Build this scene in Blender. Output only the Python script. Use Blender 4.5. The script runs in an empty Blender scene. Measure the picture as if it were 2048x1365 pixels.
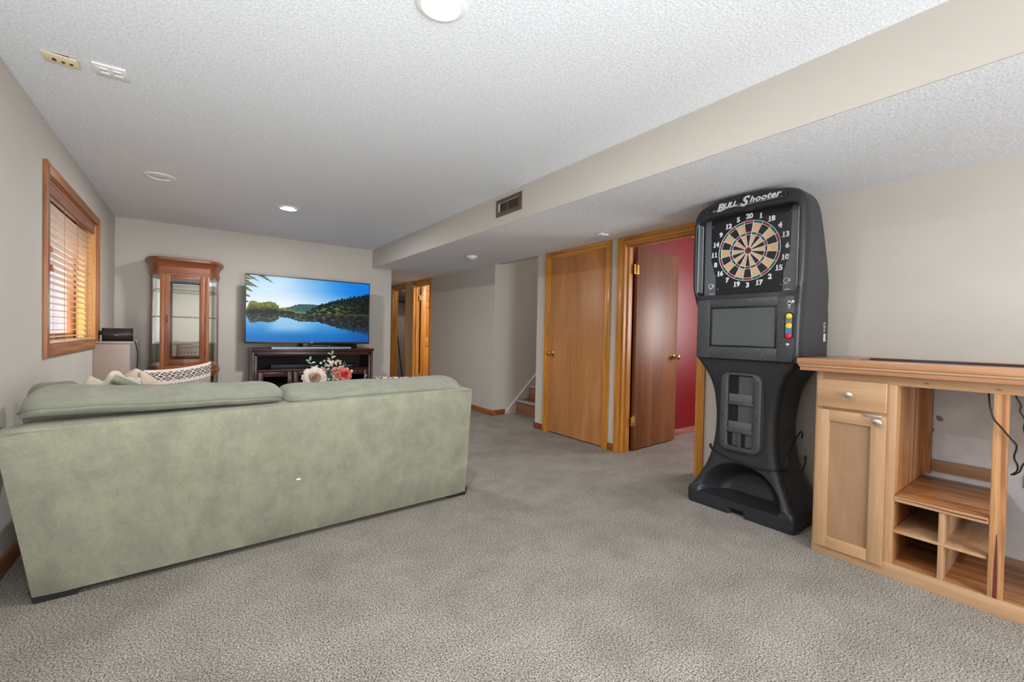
import bpy, bmesh, math, random
from mathutils import Vector, Matrix, noise
SC = bpy.context.scene
COL = SC.collection
random.seed(7)
PI = math.pi

# ------------------------------------------------------------------ helpers
def lin(c):
    return c/12.92 if c <= 0.04045 else ((c+0.055)/1.055)**2.4
def S(r, g, b):
    return (lin(r/255), lin(g/255), lin(b/255), 1.0)
def sm(a, b, x):
    t = max(0.0, min(1.0, (x-a)/(b-a))); return t*t*(3-2*t)
def lerp(a, b, t): return a+(b-a)*t
def mix3(a, b, t): return tuple(a[i]+(b[i]-a[i])*t for i in range(3))
def nz(x, y, z=0.0): return noise.noise(Vector((x, y, z)))
def interp(tab, x):
    if x <= tab[0][0]: return tab[0][1]
    for (a, va), (b, vb) in zip(tab, tab[1:]):
        if x <= b: return va+(vb-va)*(x-a)/(b-a)
    return tab[-1][1]
def catmull(pts, n=8, closed=False):
    pts = [Vector(p) for p in pts]; out = []; m = len(pts)
    rng = range(m) if closed else range(m-1)
    for i in rng:
        if closed: p = [pts[(i+k-1) % m] for k in range(4)]
        else: p = [pts[max(i-1, 0)], pts[i], pts[i+1], pts[min(i+2, m-1)]]
        for k in range(n):
            t = k/n
            out.append(0.5*((2*p[1])+(p[2]-p[0])*t+(2*p[0]-5*p[1]+4*p[2]-p[3])*t*t+(3*p[1]-p[0]-3*p[2]+p[3])*t**3))
    if not closed: out.append(pts[-1])
    return out
def wm(o):
    m = Matrix.Identity(4)
    while o is not None:
        m = o.matrix_basis @ m; o = o.parent
    return m

class MB:
    def __init__(s): s.bm = bmesh.new(); s.mi = 0
    def add(s, vs, fs):
        v = [s.bm.verts.new(p) for p in vs]; out = []
        for f in fs:
            try:
                g = s.bm.faces.new([v[i] for i in f]); g.material_index = s.mi; out.append(g)
            except ValueError: pass
        return v, out
    def box(s, x0, x1, y0, y1, z0, z1, r=0.0, seg=2, mat=None):
        x0, x1 = min(x0, x1), max(x0, x1); y0, y1 = min(y0, y1), max(y0, y1); z0, z1 = min(z0, z1), max(z0, z1)
        P = [(x0,y0,z0),(x1,y0,z0),(x1,y1,z0),(x0,y1,z0),(x0,y0,z1),(x1,y0,z1),(x1,y1,z1),(x0,y1,z1)]
        if mat: P = [mat @ Vector(p) for p in P]
        v, f = s.add(P, [(0,3,2,1),(4,5,6,7),(0,1,5,4),(1,2,6,5),(2,3,7,6),(3,0,4,7)])
        if r > 0:
            e = list({e for a in f for e in a.edges})
            bmesh.ops.bevel(s.bm, geom=e, offset=r, segments=seg, affect='EDGES', profile=0.5, material=-1, clamp_overlap=True)
        return s
    def loft(s, rings, closed=True, capa=True, capb=True):
        n = len(rings[0]); vs = [p for r in rings for p in r]; fs = []
        for i in range(len(rings)-1):
            for j in range(n if closed else n-1):
                k = (j+1) % n
                fs.append((i*n+j, i*n+k, (i+1)*n+k, (i+1)*n+j))
        if capa: fs.append(tuple(reversed(range(n))))
        if capb: fs.append(tuple((len(rings)-1)*n+j for j in range(n)))
        s.add(vs, fs); return s
    def tube(s, pts, r, n=8, closed=False):
        pts = [Vector(p) for p in pts]; rings = []; up = Vector((0, 0, 1)); m = len(pts)
        prev = None
        for i, p in enumerate(pts):
            if closed: t = pts[(i+1) % m]-pts[i-1]
            else: t = pts[min(i+1, m-1)]-pts[max(i-1, 0)]
            if t.length < 1e-9: t = Vector((0, 0, 1))
            t.normalize()
            if prev is None:
                a = up.cross(t)
                if a.length < 1e-3: a = Vector((1, 0, 0)).cross(t)
            else: a = prev-t*prev.dot(t)
            a.normalize(); prev = a; b = t.cross(a)
            rr = r[i] if isinstance(r, (list, tuple)) else r
            rings.append([p+(a*math.cos(2*PI*k/n)+b*math.sin(2*PI*k/n))*rr for k in range(n)])
        if closed: rings.append(rings[0]); s.loft(rings, True, False, False)
        else: s.loft(rings)
        return s
    def lathe(s, prof, mat=None, n=32):
        rings = []
        for r, z in prof:
            r = max(r, 1e-4)
            ring = [Vector((r*math.cos(2*PI*k/n), r*math.sin(2*PI*k/n), z)) for k in range(n)]
            if mat: ring = [mat @ p for p in ring]
            rings.append(ring)
        return s.loft(rings, True, prof[0][0] <= 0, prof[-1][0] <= 0)
    def prism(s, poly, f, d0, d1):
        a = [f(u, v, d0) for u, v in poly]; b = [f(u, v, d1) for u, v in poly]
        return s.loft([a, b])
    def ball(s, c, rx, ry=None, rz=None, n=14, m=9):
        ry = ry or rx; rz = rz or rx; c = Vector(c); rings = []
        for i in range(m+1):
            t = -PI/2+PI*i/m; q = max(math.cos(t), 1e-3)
            rings.append([c+Vector((rx*q*math.cos(2*PI*k/n), ry*q*math.sin(2*PI*k/n), rz*math.sin(t))) for k in range(n)])
        return s.loft(rings)
    def grid(s, nu, nv, f, colf=None):
        vs = [f(i/(nu-1), j/(nv-1)) for j in range(nv) for i in range(nu)]
        fs = [(j*nu+i, j*nu+i+1, (j+1)*nu+i+1, (j+1)*nu+i) for j in range(nv-1) for i in range(nu-1)]
        v, f2 = s.add(vs, fs)
        if colf:
            L = s.bm.loops.layers.float_color.get('Col') or s.bm.loops.layers.float_color.new('Col')
            cs = [colf(i/(nu-1), j/(nv-1)) for j in range(nv) for i in range(nu)]
            ix = {w: k for k, w in enumerate(v)}
            for fc in f2:
                for l in fc.loops:
                    c = cs[ix[l.vert]]; l[L] = (c[0], c[1], c[2], 1.0)
        return s
    def text(s, body, size, mat, extrude=0.0005, offset=0.0, shear=0.0, spacing=1.0, align='CENTER', sx=1.0):
        cu = bpy.data.curves.new('lettering', 'FONT'); cu.body = body; cu.size = size; cu.extrude = extrude
        cu.offset = offset; cu.shear = shear; cu.align_x = align; cu.align_y = 'CENTER'; cu.space_character = spacing
        cu.resolution_u = 4
        o = bpy.data.objects.new('lettering', cu); COL.objects.link(o)
        dg = bpy.context.evaluated_depsgraph_get(); me = bpy.data.meshes.new_from_object(o.evaluated_get(dg))
        ms = Matrix.Diagonal((sx, 1, 1, 1))
        vs = [mat @ (ms @ v.co) for v in me.vertices]; s.add(vs, [tuple(p.vertices) for p in me.polygons])
        COL.objects.unlink(o); bpy.data.objects.remove(o); bpy.data.curves.remove(cu); bpy.data.meshes.remove(me)
        return s
    def build(s, name, mats, parent=None, local=False, angle=35, fixn=True, origin=None):
        if fixn: bmesh.ops.recalc_face_normals(s.bm, faces=s.bm.faces[:])
        if parent is not None and not local: s.bm.transform(wm(parent).inverted())
        if origin is not None: s.bm.transform(Matrix.Translation(-Vector(origin)))
        me = bpy.data.meshes.new(name); s.bm.to_mesh(me); s.bm.free()
        for p in me.polygons: p.use_smooth = True
        me.set_sharp_from_angle(angle=math.radians(angle))
        for m in (mats if isinstance(mats, (list, tuple)) else [mats]): me.materials.append(m)
        o = bpy.data.objects.new(name, me); COL.objects.link(o)
        if origin is not None: o.location = origin
        if parent is not None: o.parent = parent
        return o

def tag(o, label, cat, group=None, kind=None):
    o['label'] = label; o['category'] = cat
    if group: o['group'] = group
    if kind: o['kind'] = kind
    return o
def thing(name, label, cat, loc=(0, 0, 0), rz=0.0, group=None, kind=None):
    o = bpy.data.objects.new(name, None); COL.objects.link(o); o.location = loc; o.rotation_euler = (0, 0, rz)
    o.empty_display_size = 0.1
    return tag(o, label, cat, group, kind)
def part(o, label): o['label'] = label; return o

# ------------------------------------------------------------------ materials
def newmat(name):
    m = bpy.data.materials.new(name); m.use_nodes = True; nt = m.node_tree
    return m, nt, nt.nodes['Principled BSDF']
def N(nt, t, **k):
    n = nt.nodes.new(t)
    for a, b in k.items():
        if a in n.inputs.keys(): n.inputs[a].default_value = b
        else: setattr(n, a, b)
    return n
def ramp(nt, fac, stops):
    r = nt.nodes.new('ShaderNodeValToRGB'); e = r.color_ramp.elements
    e[0].position, e[0].color = stops[0]; e[1].position, e[1].color = stops[-1]
    for p, c in stops[1:-1]:
        q = e.new(p); q.color = c
    nt.links.new(fac, r.inputs['Fac']); return r.outputs['Color']
def coords(nt, scale):
    tc = nt.nodes.new('ShaderNodeTexCoord'); mp = nt.nodes.new('ShaderNodeMapping')
    mp.inputs['Scale'].default_value = scale; nt.links.new(tc.outputs['Object'], mp.inputs['Vector'])
    return mp.outputs['Vector']
def nnoise(nt, vec, scale, detail=4, rough=0.55, dist=0.0):
    n = nt.nodes.new('ShaderNodeTexNoise'); n.inputs['Scale'].default_value = scale
    n.inputs['Detail'].default_value = detail; n.inputs['Roughness'].default_value = rough; n.inputs['Distortion'].default_value = dist
    nt.links.new(vec, n.inputs['Vector']); return n.outputs['Fac']
def mixc(nt, fac, a, b, mode='MIX'):
    m = nt.nodes.new('ShaderNodeMix'); m.data_type = 'RGBA'; m.blend_type = mode
    for sock, v in ((m.inputs[0], fac), (m.inputs[6], a), (m.inputs[7], b)):
        if hasattr(v, 'is_output'): nt.links.new(v, sock)
        else: sock.default_value = v
    return m.outputs[2]
def bump(nt, bs, h, strength, dist=0.002):
    b = nt.nodes.new('ShaderNodeBump'); b.inputs['Strength'].default_value = strength; b.inputs['Distance'].default_value = dist
    nt.links.new(h, b.inputs['Height']); nt.links.new(b.outputs['Normal'], bs.inputs['Normal'])
def plain(name, c, rough=0.5, metal=0.0, coat=0.0, var=0.06, vs=30.0, bmp=0.0, spec=0.5):
    m, nt, bs = newmat(name); v = coords(nt, (1, 1, 1)); f = nnoise(nt, v, vs, 3)
    d = tuple(x*(1-var) for x in c[:3])+(1,); l = tuple(min(1, x*(1+var)) for x in c[:3])+(1,)
    nt.links.new(ramp(nt, f, [(0.3, d), (0.7, l)]), bs.inputs['Base Color'])
    bs.inputs['Roughness'].default_value = rough; bs.inputs['Metallic'].default_value = metal; bs.inputs['Coat Weight'].default_value = coat
    bs.inputs['Specular IOR Level'].default_value = spec
    if bmp: bump(nt, bs, nnoise(nt, v, vs*4, 3), bmp, 0.001)
    return m
def wood(name, dark, mid, light, axis='Z', rough=0.4, coat=0.0, across=9.0, along=0.7, contrast=1.0, fine=0.25, spec=0.5):
    m, nt, bs = newmat(name); i = 'XYZ'.index(axis)
    sc = [across]*3; sc[i] = along
    v = coords(nt, sc); f = nnoise(nt, v, 1.0, 6, 0.6, 0.9)
    w = 0.18/contrast
    c = ramp(nt, f, [(0.5-w, dark), (0.5, mid), (0.5+w, light)])
    s2 = [170.0]*3; s2[i] = 5.0
    f2 = nnoise(nt, coords(nt, s2), 1.0, 3, 0.6)
    k = 1-fine
    g = ramp(nt, f2, [(0.35, (k, k, k, 1)), (0.6, (1, 1, 1, 1))])
    c = mixc(nt, 1.0, c, g, 'MULTIPLY')
    nt.links.new(c, bs.inputs['Base Color']); bs.inputs['Roughness'].default_value = rough
    bs.inputs['Coat Weight'].default_value = coat; bs.inputs['Coat Roughness'].default_value = 0.15
    bs.inputs['Specular IOR Level'].default_value = spec
    bump(nt, bs, f2, 0.08, 0.001)
    return m
def thin_glass(name, tint=(1, 1, 1, 1), refl=0.07, rough=0.0):
    m = bpy.data.materials.new(name); m.use_nodes = True; nt = m.node_tree; nt.nodes.clear()
    out = nt.nodes.new('ShaderNodeOutputMaterial'); t = nt.nodes.new('ShaderNodeBsdfTransparent'); g = nt.nodes.new('ShaderNodeBsdfGlossy')
    t.inputs['Color'].default_value = tint; g.inputs['Roughness'].default_value = rough
    lw = nt.nodes.new('ShaderNodeLayerWeight'); lw.inputs['Blend'].default_value = 0.25
    mr = nt.nodes.new('ShaderNodeMapRange'); mr.inputs[3].default_value = refl; mr.inputs[4].default_value = 0.45
    nt.links.new(lw.outputs['Fresnel'], mr.inputs[0])
    mx = nt.nodes.new('ShaderNodeMixShader'); nt.links.new(mr.outputs[0], mx.inputs[0])
    nt.links.new(t.outputs[0], mx.inputs[1]); nt.links.new(g.outputs[0], mx.inputs[2]); nt.links.new(mx.outputs[0], out.inputs[0])
    return m
def emis(name, c, s):
    m, nt, bs = newmat(name); bs.inputs['Base Color'].default_value = c
    bs.inputs['Emission Color'].default_value = c; bs.inputs['Emission Strength'].default_value = s
    return m
def vcol(name, rough=0.8, emit=0.0, bmp=0.0):
    m, nt, bs = newmat(name); a = nt.nodes.new('ShaderNodeVertexColor'); a.layer_name = 'Col'
    if emit:
        bs.inputs['Base Color'].default_value = (0.005, 0.005, 0.005, 1); bs.inputs['Specular IOR Level'].default_value = 0.12
        nt.links.new(a.outputs[0], bs.inputs['Emission Color']); bs.inputs['Emission Strength'].default_value = emit
    else: nt.links.new(a.outputs[0], bs.inputs['Base Color'])
    bs.inputs['Roughness'].default_value = rough
    if bmp: bump(nt, bs, nnoise(nt, coords(nt, (1, 1, 1)), 300, 2), bmp, 0.001)
    return m

def m_wall(name, c, rough=0.75):
    m, nt, bs = newmat(name); v = coords(nt, (1, 1, 1)); f = nnoise(nt, v, 3.0, 3)
    d = tuple(x*0.97 for x in c[:3])+(1,)
    nt.links.new(ramp(nt, f, [(0.35, d), (0.65, c)]), bs.inputs['Base Color']); bs.inputs['Roughness'].default_value = rough
    bump(nt, bs, nnoise(nt, v, 90, 3), 0.08, 0.001); return m
def m_ceiling(name):
    m, nt, bs = newmat(name); v = coords(nt, (1, 1, 1))
    f = nnoise(nt, v, 105, 4, 0.6)
    nt.links.new(ramp(nt, f, [(0.34, S(212, 214, 218)), (0.62, S(238, 240, 243))]), bs.inputs['Base Color'])
    bs.inputs['Roughness'].default_value = 0.9; bump(nt, bs, f, 0.45, 0.005); return m
def m_carpet():
    m, nt, bs = newmat('carpet'); v = coords(nt, (1, 1, 1))
    f = nnoise(nt, v, 160, 2, 0.9); f3 = nnoise(nt, v, 3.4, 6, 0.68, 0.3); f4 = nnoise(nt, coords(nt, (1.0, 2.2, 1)), 1.6, 5, 0.66, 0.3)
    sp = ramp(nt, f, [(0.36, S(60, 56, 50)), (0.48, S(140, 134, 125)), (0.62, S(198, 193, 184))])
    bl = ramp(nt, f3, [(0.36, (0.85, 0.825, 0.81, 1)), (0.60, (1, 1, 1, 1))])
    b2 = ramp(nt, f4, [(0.38, (0.90, 0.885, 0.875, 1)), (0.58, (1, 1, 1, 1))])
    c = mixc(nt, 1.0, mixc(nt, 1.0, sp, bl, 'MULTIPLY'), b2, 'MULTIPLY')
    nt.links.new(c, bs.inputs['Base Color']); bs.inputs['Roughness'].default_value = 0.95; bs.inputs['Specular IOR Level'].default_value = 0.1
    bump(nt, bs, f, 0.35, 0.006); return m
def m_suede(name, dark, mid, light):
    m, nt, bs = newmat(name); v = coords(nt, (1, 1, 1))
    f = nnoise(nt, coords(nt, (1.5, 1.5, 1.2)), 6.0, 8, 0.74, 0.25); f2 = nnoise(nt, coords(nt, (6.0, 5.0, 1.0)), 1.5, 6, 0.7, 0.2); f3 = nnoise(nt, v, 190, 2)
    c = ramp(nt, f, [(0.26, dark), (0.5, mid), (0.74, light)])
    c = mixc(nt, 1.0, c, ramp(nt, f2, [(0.36, (0.89, 0.89, 0.885, 1)), (0.6, (1, 1, 1, 1))]), 'MULTIPLY')
    c = mixc(nt, 1.0, c, ramp(nt, f3, [(0.35, (0.9, 0.9, 0.9, 1)), (0.6, (1, 1, 1, 1))]), 'MULTIPLY')
    nt.links.new(c, bs.inputs['Base Color']); bs.inputs['Roughness'].default_value = 0.9; bs.inputs['Sheen Weight'].default_value = 0.15
    bs.inputs['Specular IOR Level'].default_value = 0.15
    bump(nt, bs, f3, 0.15, 0.001); return m
def m_speckle(name, c, rough=0.5):
    m, nt, bs = newmat(name); v = coords(nt, (1, 1, 1)); f = nnoise(nt, v, 240, 2, 0.6)
    l = tuple(x*1.9+0.02 for x in c[:3])+(1,)
    nt.links.new(ramp(nt, f, [(0.45, c), (0.72, l)]), bs.inputs['Base Color']); bs.inputs['Roughness'].default_value = rough
    bump(nt, bs, nnoise(nt, v, 170, 3), 0.25, 0.001); return m

WALL = m_wall('wall_paint', S(198, 191, 181)); WALLD = m_wall('wall_paint_shaded', S(188, 178, 165))  # WALLD: unused darker copy of the wall paint, stairwell shade put into its colour
CEIL = m_ceiling('ceiling_texture'); CARPET = m_carpet(); RED = m_wall('red_paint', S(130, 4, 20), 0.42)
OAKC = (S(166, 104, 36), S(208, 138, 54), S(228, 164, 78))
OAK = {a: wood('oak_trim_'+a, *OAKC, axis=a, rough=0.35, coat=0.2, contrast=1.1) for a in 'XYZ'}
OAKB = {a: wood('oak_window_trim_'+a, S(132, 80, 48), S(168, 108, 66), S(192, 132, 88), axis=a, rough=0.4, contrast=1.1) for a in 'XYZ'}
BASE = {a: wood('baseboard_wood_'+a, S(112, 56, 22), S(146, 78, 34), S(168, 98, 48), axis=a, rough=0.4) for a in 'XYZ'}
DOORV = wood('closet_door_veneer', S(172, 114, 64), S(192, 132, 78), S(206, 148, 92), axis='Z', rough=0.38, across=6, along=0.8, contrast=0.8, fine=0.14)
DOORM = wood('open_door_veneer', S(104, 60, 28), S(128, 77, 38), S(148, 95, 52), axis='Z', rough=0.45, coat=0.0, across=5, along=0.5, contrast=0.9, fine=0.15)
DOORH = wood('hall_door_pine', S(176, 104, 36), S(206, 134, 52), S(224, 156, 74), axis='Z', rough=0.38)
CHERRY = {a: wood('cherry_'+a, S(118, 62, 32), S(148, 84, 46), S(168, 104, 62), axis=a, rough=0.38, coat=0.1, fine=0.15) for a in 'XYZ'}
ESPR = {a: wood('espresso_'+a, S(40, 18, 18), S(58, 27, 26), S(76, 38, 34), axis=a, rough=0.3, coat=0.3, fine=0.15) for a in 'XYZ'}
PINE = {a: wood('bar_pine_'+a, S(166, 126, 92), S(180, 142, 105), S(194, 158, 122), axis=a, rough=0.42, coat=0.15, across=8, fine=0.12, contrast=0.9) for a in 'XYZ'}
PINEP = wood('door_panel_birch', S(142, 107, 79), S(154, 120, 90), S(166, 134, 104), axis='Z', rough=0.4, coat=0.1, across=4, along=1.6, fine=0.08, contrast=0.8)
PINED = {a: wood('bar_dark_pine_'+a, S(150, 92, 48), S(182, 124, 74), S(204, 150, 98), axis=a, rough=0.42, coat=0.1, across=16, contrast=1.5) for a in 'XYZ'}
PINER = wood('bar_post_resin', S(150, 96, 56), S(188, 138, 90), S(206, 160, 112), axis='Z', rough=0.4, across=14, contrast=1.2)
PINET = {a: wood('bar_top_'+a, S(160, 110, 74), S(180, 130, 92), S(198, 150, 110), axis=a, rough=0.35, coat=0.2, across=10, fine=0.15) for a in 'XYZ'}
STAIRW = wood('stair_wood', S(126, 82, 58), S(150, 102, 76), S(170, 122, 94), axis='Y', rough=0.45)
GREYW = plain('whitewashed_plywood', S(232, 238, 248), 0.7, var=0.12, vs=5)
BRASS = plain('brass', S(214, 176, 96), 0.2, 1.0); NICKEL = plain('brushed_nickel', S(205, 202, 196), 0.25, 1.0)
CHROME = plain('chrome', S(220, 220, 222), 0.12, 1.0); DBRASS = plain('antique_brass', S(96, 72, 44), 0.35, 1.0)
WHITEP = plain('white_plastic', S(232, 231, 228), 0.4, var=0.02); IVORY = plain('ivory_plastic', S(222, 206, 170), 0.4, var=0.04)
BLACKP = plain('black_plastic', S(22, 22, 24), 0.35, spec=0.4); BLACKM = plain('black_matte', S(14, 14, 15), 0.7); DARKV = plain('dark_void', S(8, 8, 9), 0.9)
RUBBER = plain('black_cable', S(18, 18, 19), 0.45)
MACH = m_speckle('dart_machine_plastic', S(54, 55, 59), 0.45); MACHS = plain('dart_machine_side', S(50, 51, 54), 0.5, var=0.05, vs=8, bmp=0.1)
MACHD = m_speckle('dart_machine_dark_plastic', S(30, 31, 34), 0.42)
GREYPL = plain('grey_panel', S(92, 96, 101), 0.35); ACRY = plain('clear_acrylic_strip', S(120, 122, 124), 0.2, 0.3)
BROWNM = plain('brown_metal', S(88, 70, 62), 0.5)
SAGE = m_suede('sage_microsuede', S(128, 126, 114), S(142, 141, 122), S(157, 157, 131)); SAGEC = m_suede('sage_cushion', S(124, 126, 110), S(138, 139, 122), S(152, 152, 134))
SAGEP = plain('sage_piping', S(124, 126, 108), 0.8)
FOOT = plain('black_wood_foot', S(22, 20, 21), 0.5)
GLASS = thin_glass('clear_glass'); GLASSG = thin_glass('shelf_glass', (0.86, 0.93, 0.90, 1), 0.10); GLASSE = plain('glass_edge', S(60, 78, 70), 0.2)
MIRROR = plain('mirror', S(232, 236, 234), 0.02, 1.0, var=0.01)
TVGL = plain('tv_bezel', S(58, 50, 44), 0.3, 0.5); SILVER = plain('silver_plastic', S(150, 152, 164), 0.35, 0.5)
BOXG = plain('laminate_warm_glow', S(178, 158, 146), 0.45, var=0.03); BOXS = plain('grey_laminate_side', S(134, 126, 122), 0.5, var=0.03)  # front tinted peach for the window's warm glow; side a darker copy
BLIND = wood('blind_slat', S(226, 196, 166), S(236, 210, 184), S(242, 220, 198), axis='Y', rough=0.4); TASSEL = wood('tassel_wood', S(150, 84, 40), S(176, 104, 54), S(190, 120, 66), axis='Z')
VALANCE = wood('blind_valance', S(128, 80, 58), S(150, 97, 72), S(168, 114, 88), axis='Y', rough=0.4)
# ------------------------------------------------------------------ setting
XL, XR, YB, YN, ZC = -0.697, 3.35, 6.28, -2.6, 2.315
def struct(name, mb, m, label, cat, parent=None, **k):
    o = mb.build(name, m, parent, **k)
    if parent is None: tag(o, label, cat, kind='structure')
    return o
def bx(*a, **k): return MB().box(*a, **k)

struct('floor', bx(-0.95, 6.7, YN-0.1, 9.4, -0.1, 0), CARPET, 'speckled beige grey carpet covering the whole floor', 'floor')
struct('ceiling', bx(-0.95, 2.1, YN-0.1, 6.4, ZC, ZC+0.1), CEIL, 'white textured ceiling of the main room above the sofa', 'ceiling')
b = MB(); P = [(2.082, 2.054), (3.36, 2.0985), (3.36, 2.6), (2.082, 2.6)]
b.prism([(2.0825, 2.0545)]+P[1:3]+[(2.0825, 2.6)], lambda u, v, d: (u, d, v), YN-0.1, 9.4)
struct('ceiling_soffit', b, CEIL, 'white textured underside of the dropped soffit above the doors', 'ceiling')
struct('wall_soffit', bx(2.075, 2.0825, YN, 6.28, 2.0535, ZC), WALL, 'long beige face of the dropped soffit along the ceiling', 'wall')

# left wall with the window hole
b = MB(); WY0, WY1, WZ0, WZ1 = 3.62, 5.18, 1.005, 2.02; XO = XL-0.16
b.box(XO, XL, YN, WY0, 0, 2.4); b.box(XO, XL, WY1, YB+0.1, 0, 2.4); b.box(XO, XL, WY0, WY1, 0, WZ0); b.box(XO, XL, WY0, WY1, WZ1, 2.4)
struct('wall_left', b, WALL, 'beige left wall holding the wood trimmed window', 'wall')
struct('wall_back', bx(XL-0.1, 2.361, YB, YB+0.12, 0, 2.4), WALL, 'beige far wall behind the television', 'wall')
# right wall with openings
b = MB(); H = 2.16; X2 = XR+0.12
for y0, y1 in ((YN, 1.945), (2.75, 2.975), (3.835, 4.048), (4.978, 7.02), (7.75, 8.09), (8.83, 9.4)): b.box(XR, X2, y0, y1, 0, H)
for y0, y1 in ((1.945, 2.75), (2.975, 3.835), (7.02, 7.75), (8.09, 8.83)): b.box(XR, X2, y0, y1, 2.035, H)
struct('wall_right', b, WALL, 'beige right wall behind the dart machine and around the doors', 'wall')
# hall
struct('wall_hall', bx(2.24, 2.361, YB+0.12, 9.4, 0, 2.4), WALL, 'beige hall wall running back past the television wall', 'wall')
struct('wall_hall_end', bx(2.24, XR+0.1, 9.3, 9.4, 0, 2.4), WALL, 'beige wall closing the far end of the hall', 'wall')
# behind the camera, with a wide glazed door
b = MB(); b.box(XL-0.16, 0.5, YN-0.12, YN, 0, 2.4); b.box(2.15, X2, YN-0.12, YN, 0, 2.4); b.box(0.5, 2.15, YN-0.12, YN, 2.05, 2.4)
struct('wall_near', b, WALL, 'beige near wall around the glazed patio door', 'wall')
b = MB(); y = YN-0.06
for x0, x1 in ((0.5, 0.57), (1.285, 1.365), (2.08, 2.15)): b.box(x0, x1, y-0.04, y+0.04, 0, 2.05, 0.004)
b.box(0.5, 2.15, y-0.04, y+0.04, 0, 0.09, 0.004); b.box(0.5, 2.15, y-0.04, y+0.04, 1.97, 2.05, 0.004)
w2 = struct('window_2', b, WHITEP, 'white framed glazed patio door behind the camera', 'window')
struct('window_pane', bx(0.57, 2.08, y-0.004, y+0.004, 0.09, 1.97), GLASS, '', '', w2)
# stairwell
b = MB(); b.box(XR+0.0005, 6.7, 4.9775, 5.08, 0, 3.4)
b.prism([(3.56, 0), (3.74, 0), (6.7, 2.86), (6.7, 3.03), (3.56, 0.03)], lambda u, v, d: (u, d, v), 4.962, 4.979)
struct('wall_stair', b, WALL, 'beige stairwell wall with a slanted skirt board beside the steps', 'wall')
b = MB(); b.tube([(3.563, 4.962, 0.024), (6.7, 4.962, 3.024)], 0.006, 6)
struct('trim_stair_cap', b, WHITEP, 'thin white cap along the slanted stair skirt', 'trim')
struct('wall_stair_right', bx(X2, 6.7, 3.93, 4.048, 0, 3.4), WALL, 'beige wall on the near side of the stairs', 'wall')
struct('wall_stair_end', bx(6.6, 6.7, 4.0, 5.0, 0, 3.4), WALL, 'beige wall at the head of the stairs', 'wall')
struct('ceiling_stair', bx(X2-0.12, 6.7, 4.0, 5.05, 3.4, 3.5), CEIL, 'white ceiling high above the stairs', 'ceiling')
struct('wall_stair_header', bx(XR+0.01, X2, 4.048, 4.978, 2.11, 3.4), WALL, 'beige wall above the stair opening', 'wall')
# red room
b = MB(); b.box(X2, 6.2, 2.89, 2.95, 0, 2.4); b.box(6.1, 6.2, 0.7, 2.95, 0, 2.4); b.box(X2, 6.2, 0.6, 0.7, 0, 2.4)
struct('wall_red', b, RED, 'dark red wall of the room behind the open door', 'wall')
struct('ceiling_red_room', bx(X2-0.02, 6.2, 0.6, 2.95, 2.335, 2.42), CEIL, 'white ceiling of the red room', 'ceiling')
b = MB(); b.box(X2, 6.1, 2.877, 2.89, 0, 0.07, 0.003); struct('baseboard_red', b, wood('pink_baseboard', S(150, 88, 84), S(176, 112, 108), S(190, 130, 124), axis='X'), 'rosy wood baseboard under the red wall', 'baseboard')
struct('closet_light_block', bx(XR+0.07, X2+0.02, 2.96, 3.86, 0, 2.1), DARKV, 'added black panel blocking light leaks behind the closed closet door', 'wall')  # added panel stops sky light leaking through the door cracks
# rooms off the hall
b = MB(); b.box(X2, 5.6, 7.86, 7.94, 0, 2.4); b.box(5.5, 5.6, 6.0, 7.9, 0, 2.4); b.box(X2, 5.6, 6.0, 6.08, 0, 2.4)
struct('wall_bright_room', b, WALL, 'pale wall of the bright room off the hall', 'wall')
struct('ceiling_bright_room', bx(X2-0.02, 5.6, 6.0, 7.94, 2.33, 2.4), CEIL, 'white ceiling of the bright room off the hall', 'ceiling')
b = MB(); b.box(4.5, 4.6, 7.94, 9.4, 0, 2.4); b.box(X2, 4.6, 9.3, 9.4, 0, 2.4)
struct('wall_utility', b, m_wall('utility_wall', S(176, 168, 164)), 'pale grey wall inside the utility room at the hall end', 'wall')
struct('ceiling_utility', bx(X2-0.02, 4.6, 7.9, 9.4, 2.33, 2.4), CEIL, 'white ceiling of the utility room', 'ceiling')

# casings: one object per opening, with its jambs and head
def casing(name, label, yo0, yi0, yi1, yo1, zi, zo, W=OAK, jamb=True):
    t = thing(name, label, 'door trim', (XR, (yo0+yo1)/2, 0), kind='structure')
    for i, (a, c) in enumerate(((yo0, yi0), (yi1, yo1))):
        b = MB(); b.box(XR-0.016, XR-0.0005, a, c, 0, zo, 0.004)
        e = c if i == 0 else a; s = -1 if i == 0 else 1
        b.box(XR-0.020, XR-0.014, e, e+s*0.022, 0, zi+0.02, 0.003)
        o = a if i == 0 else c; b.box(XR-0.021, XR-0.012, o, o-s*0.014, 0, zo, 0.003)
        b.build('casing_side', W['Z'], t)
    b = MB(); b.box(XR-0.0165, XR-0.0005, yi0-0.004, yi1+0.004, zi, zo, 0.004); b.box(XR-0.0205, XR-0.014, yi0-0.02, yi1+0.02, zi, zi+0.022, 0.003); b.box(XR-0.0215, XR-0.012, yo0, yo1, zo-0.014, zo, 0.003)
    b.build('casing_head', W['Y'], t)
    if jamb:
        b = MB(); b.box(XR-0.002, X2+0.002, yi0, yi0+0.018, 0, zi-0.0); b.box(XR-0.002, X2+0.002, yi1-0.018, yi1, 0, zi)
        b.box(XR+0.05, XR+0.085, yi0+0.018, yi0+0.030, 0, zi-0.018); b.box(XR+0.05, XR+0.085, yi1-0.030, yi1-0.018, 0, zi-0.018)
        b.build('jamb', W['Z'], t)
        b = MB(); b.box(XR-0.002, X2+0.002, yi0+0.018, yi1-0.018, zi-0.018, zi); b.box(XR+0.05, XR+0.085, yi0+0.03, yi1-0.03, zi-0.03, zi-0.018)
        b.build('jamb_head', W['Y'], t)
    return t
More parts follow.
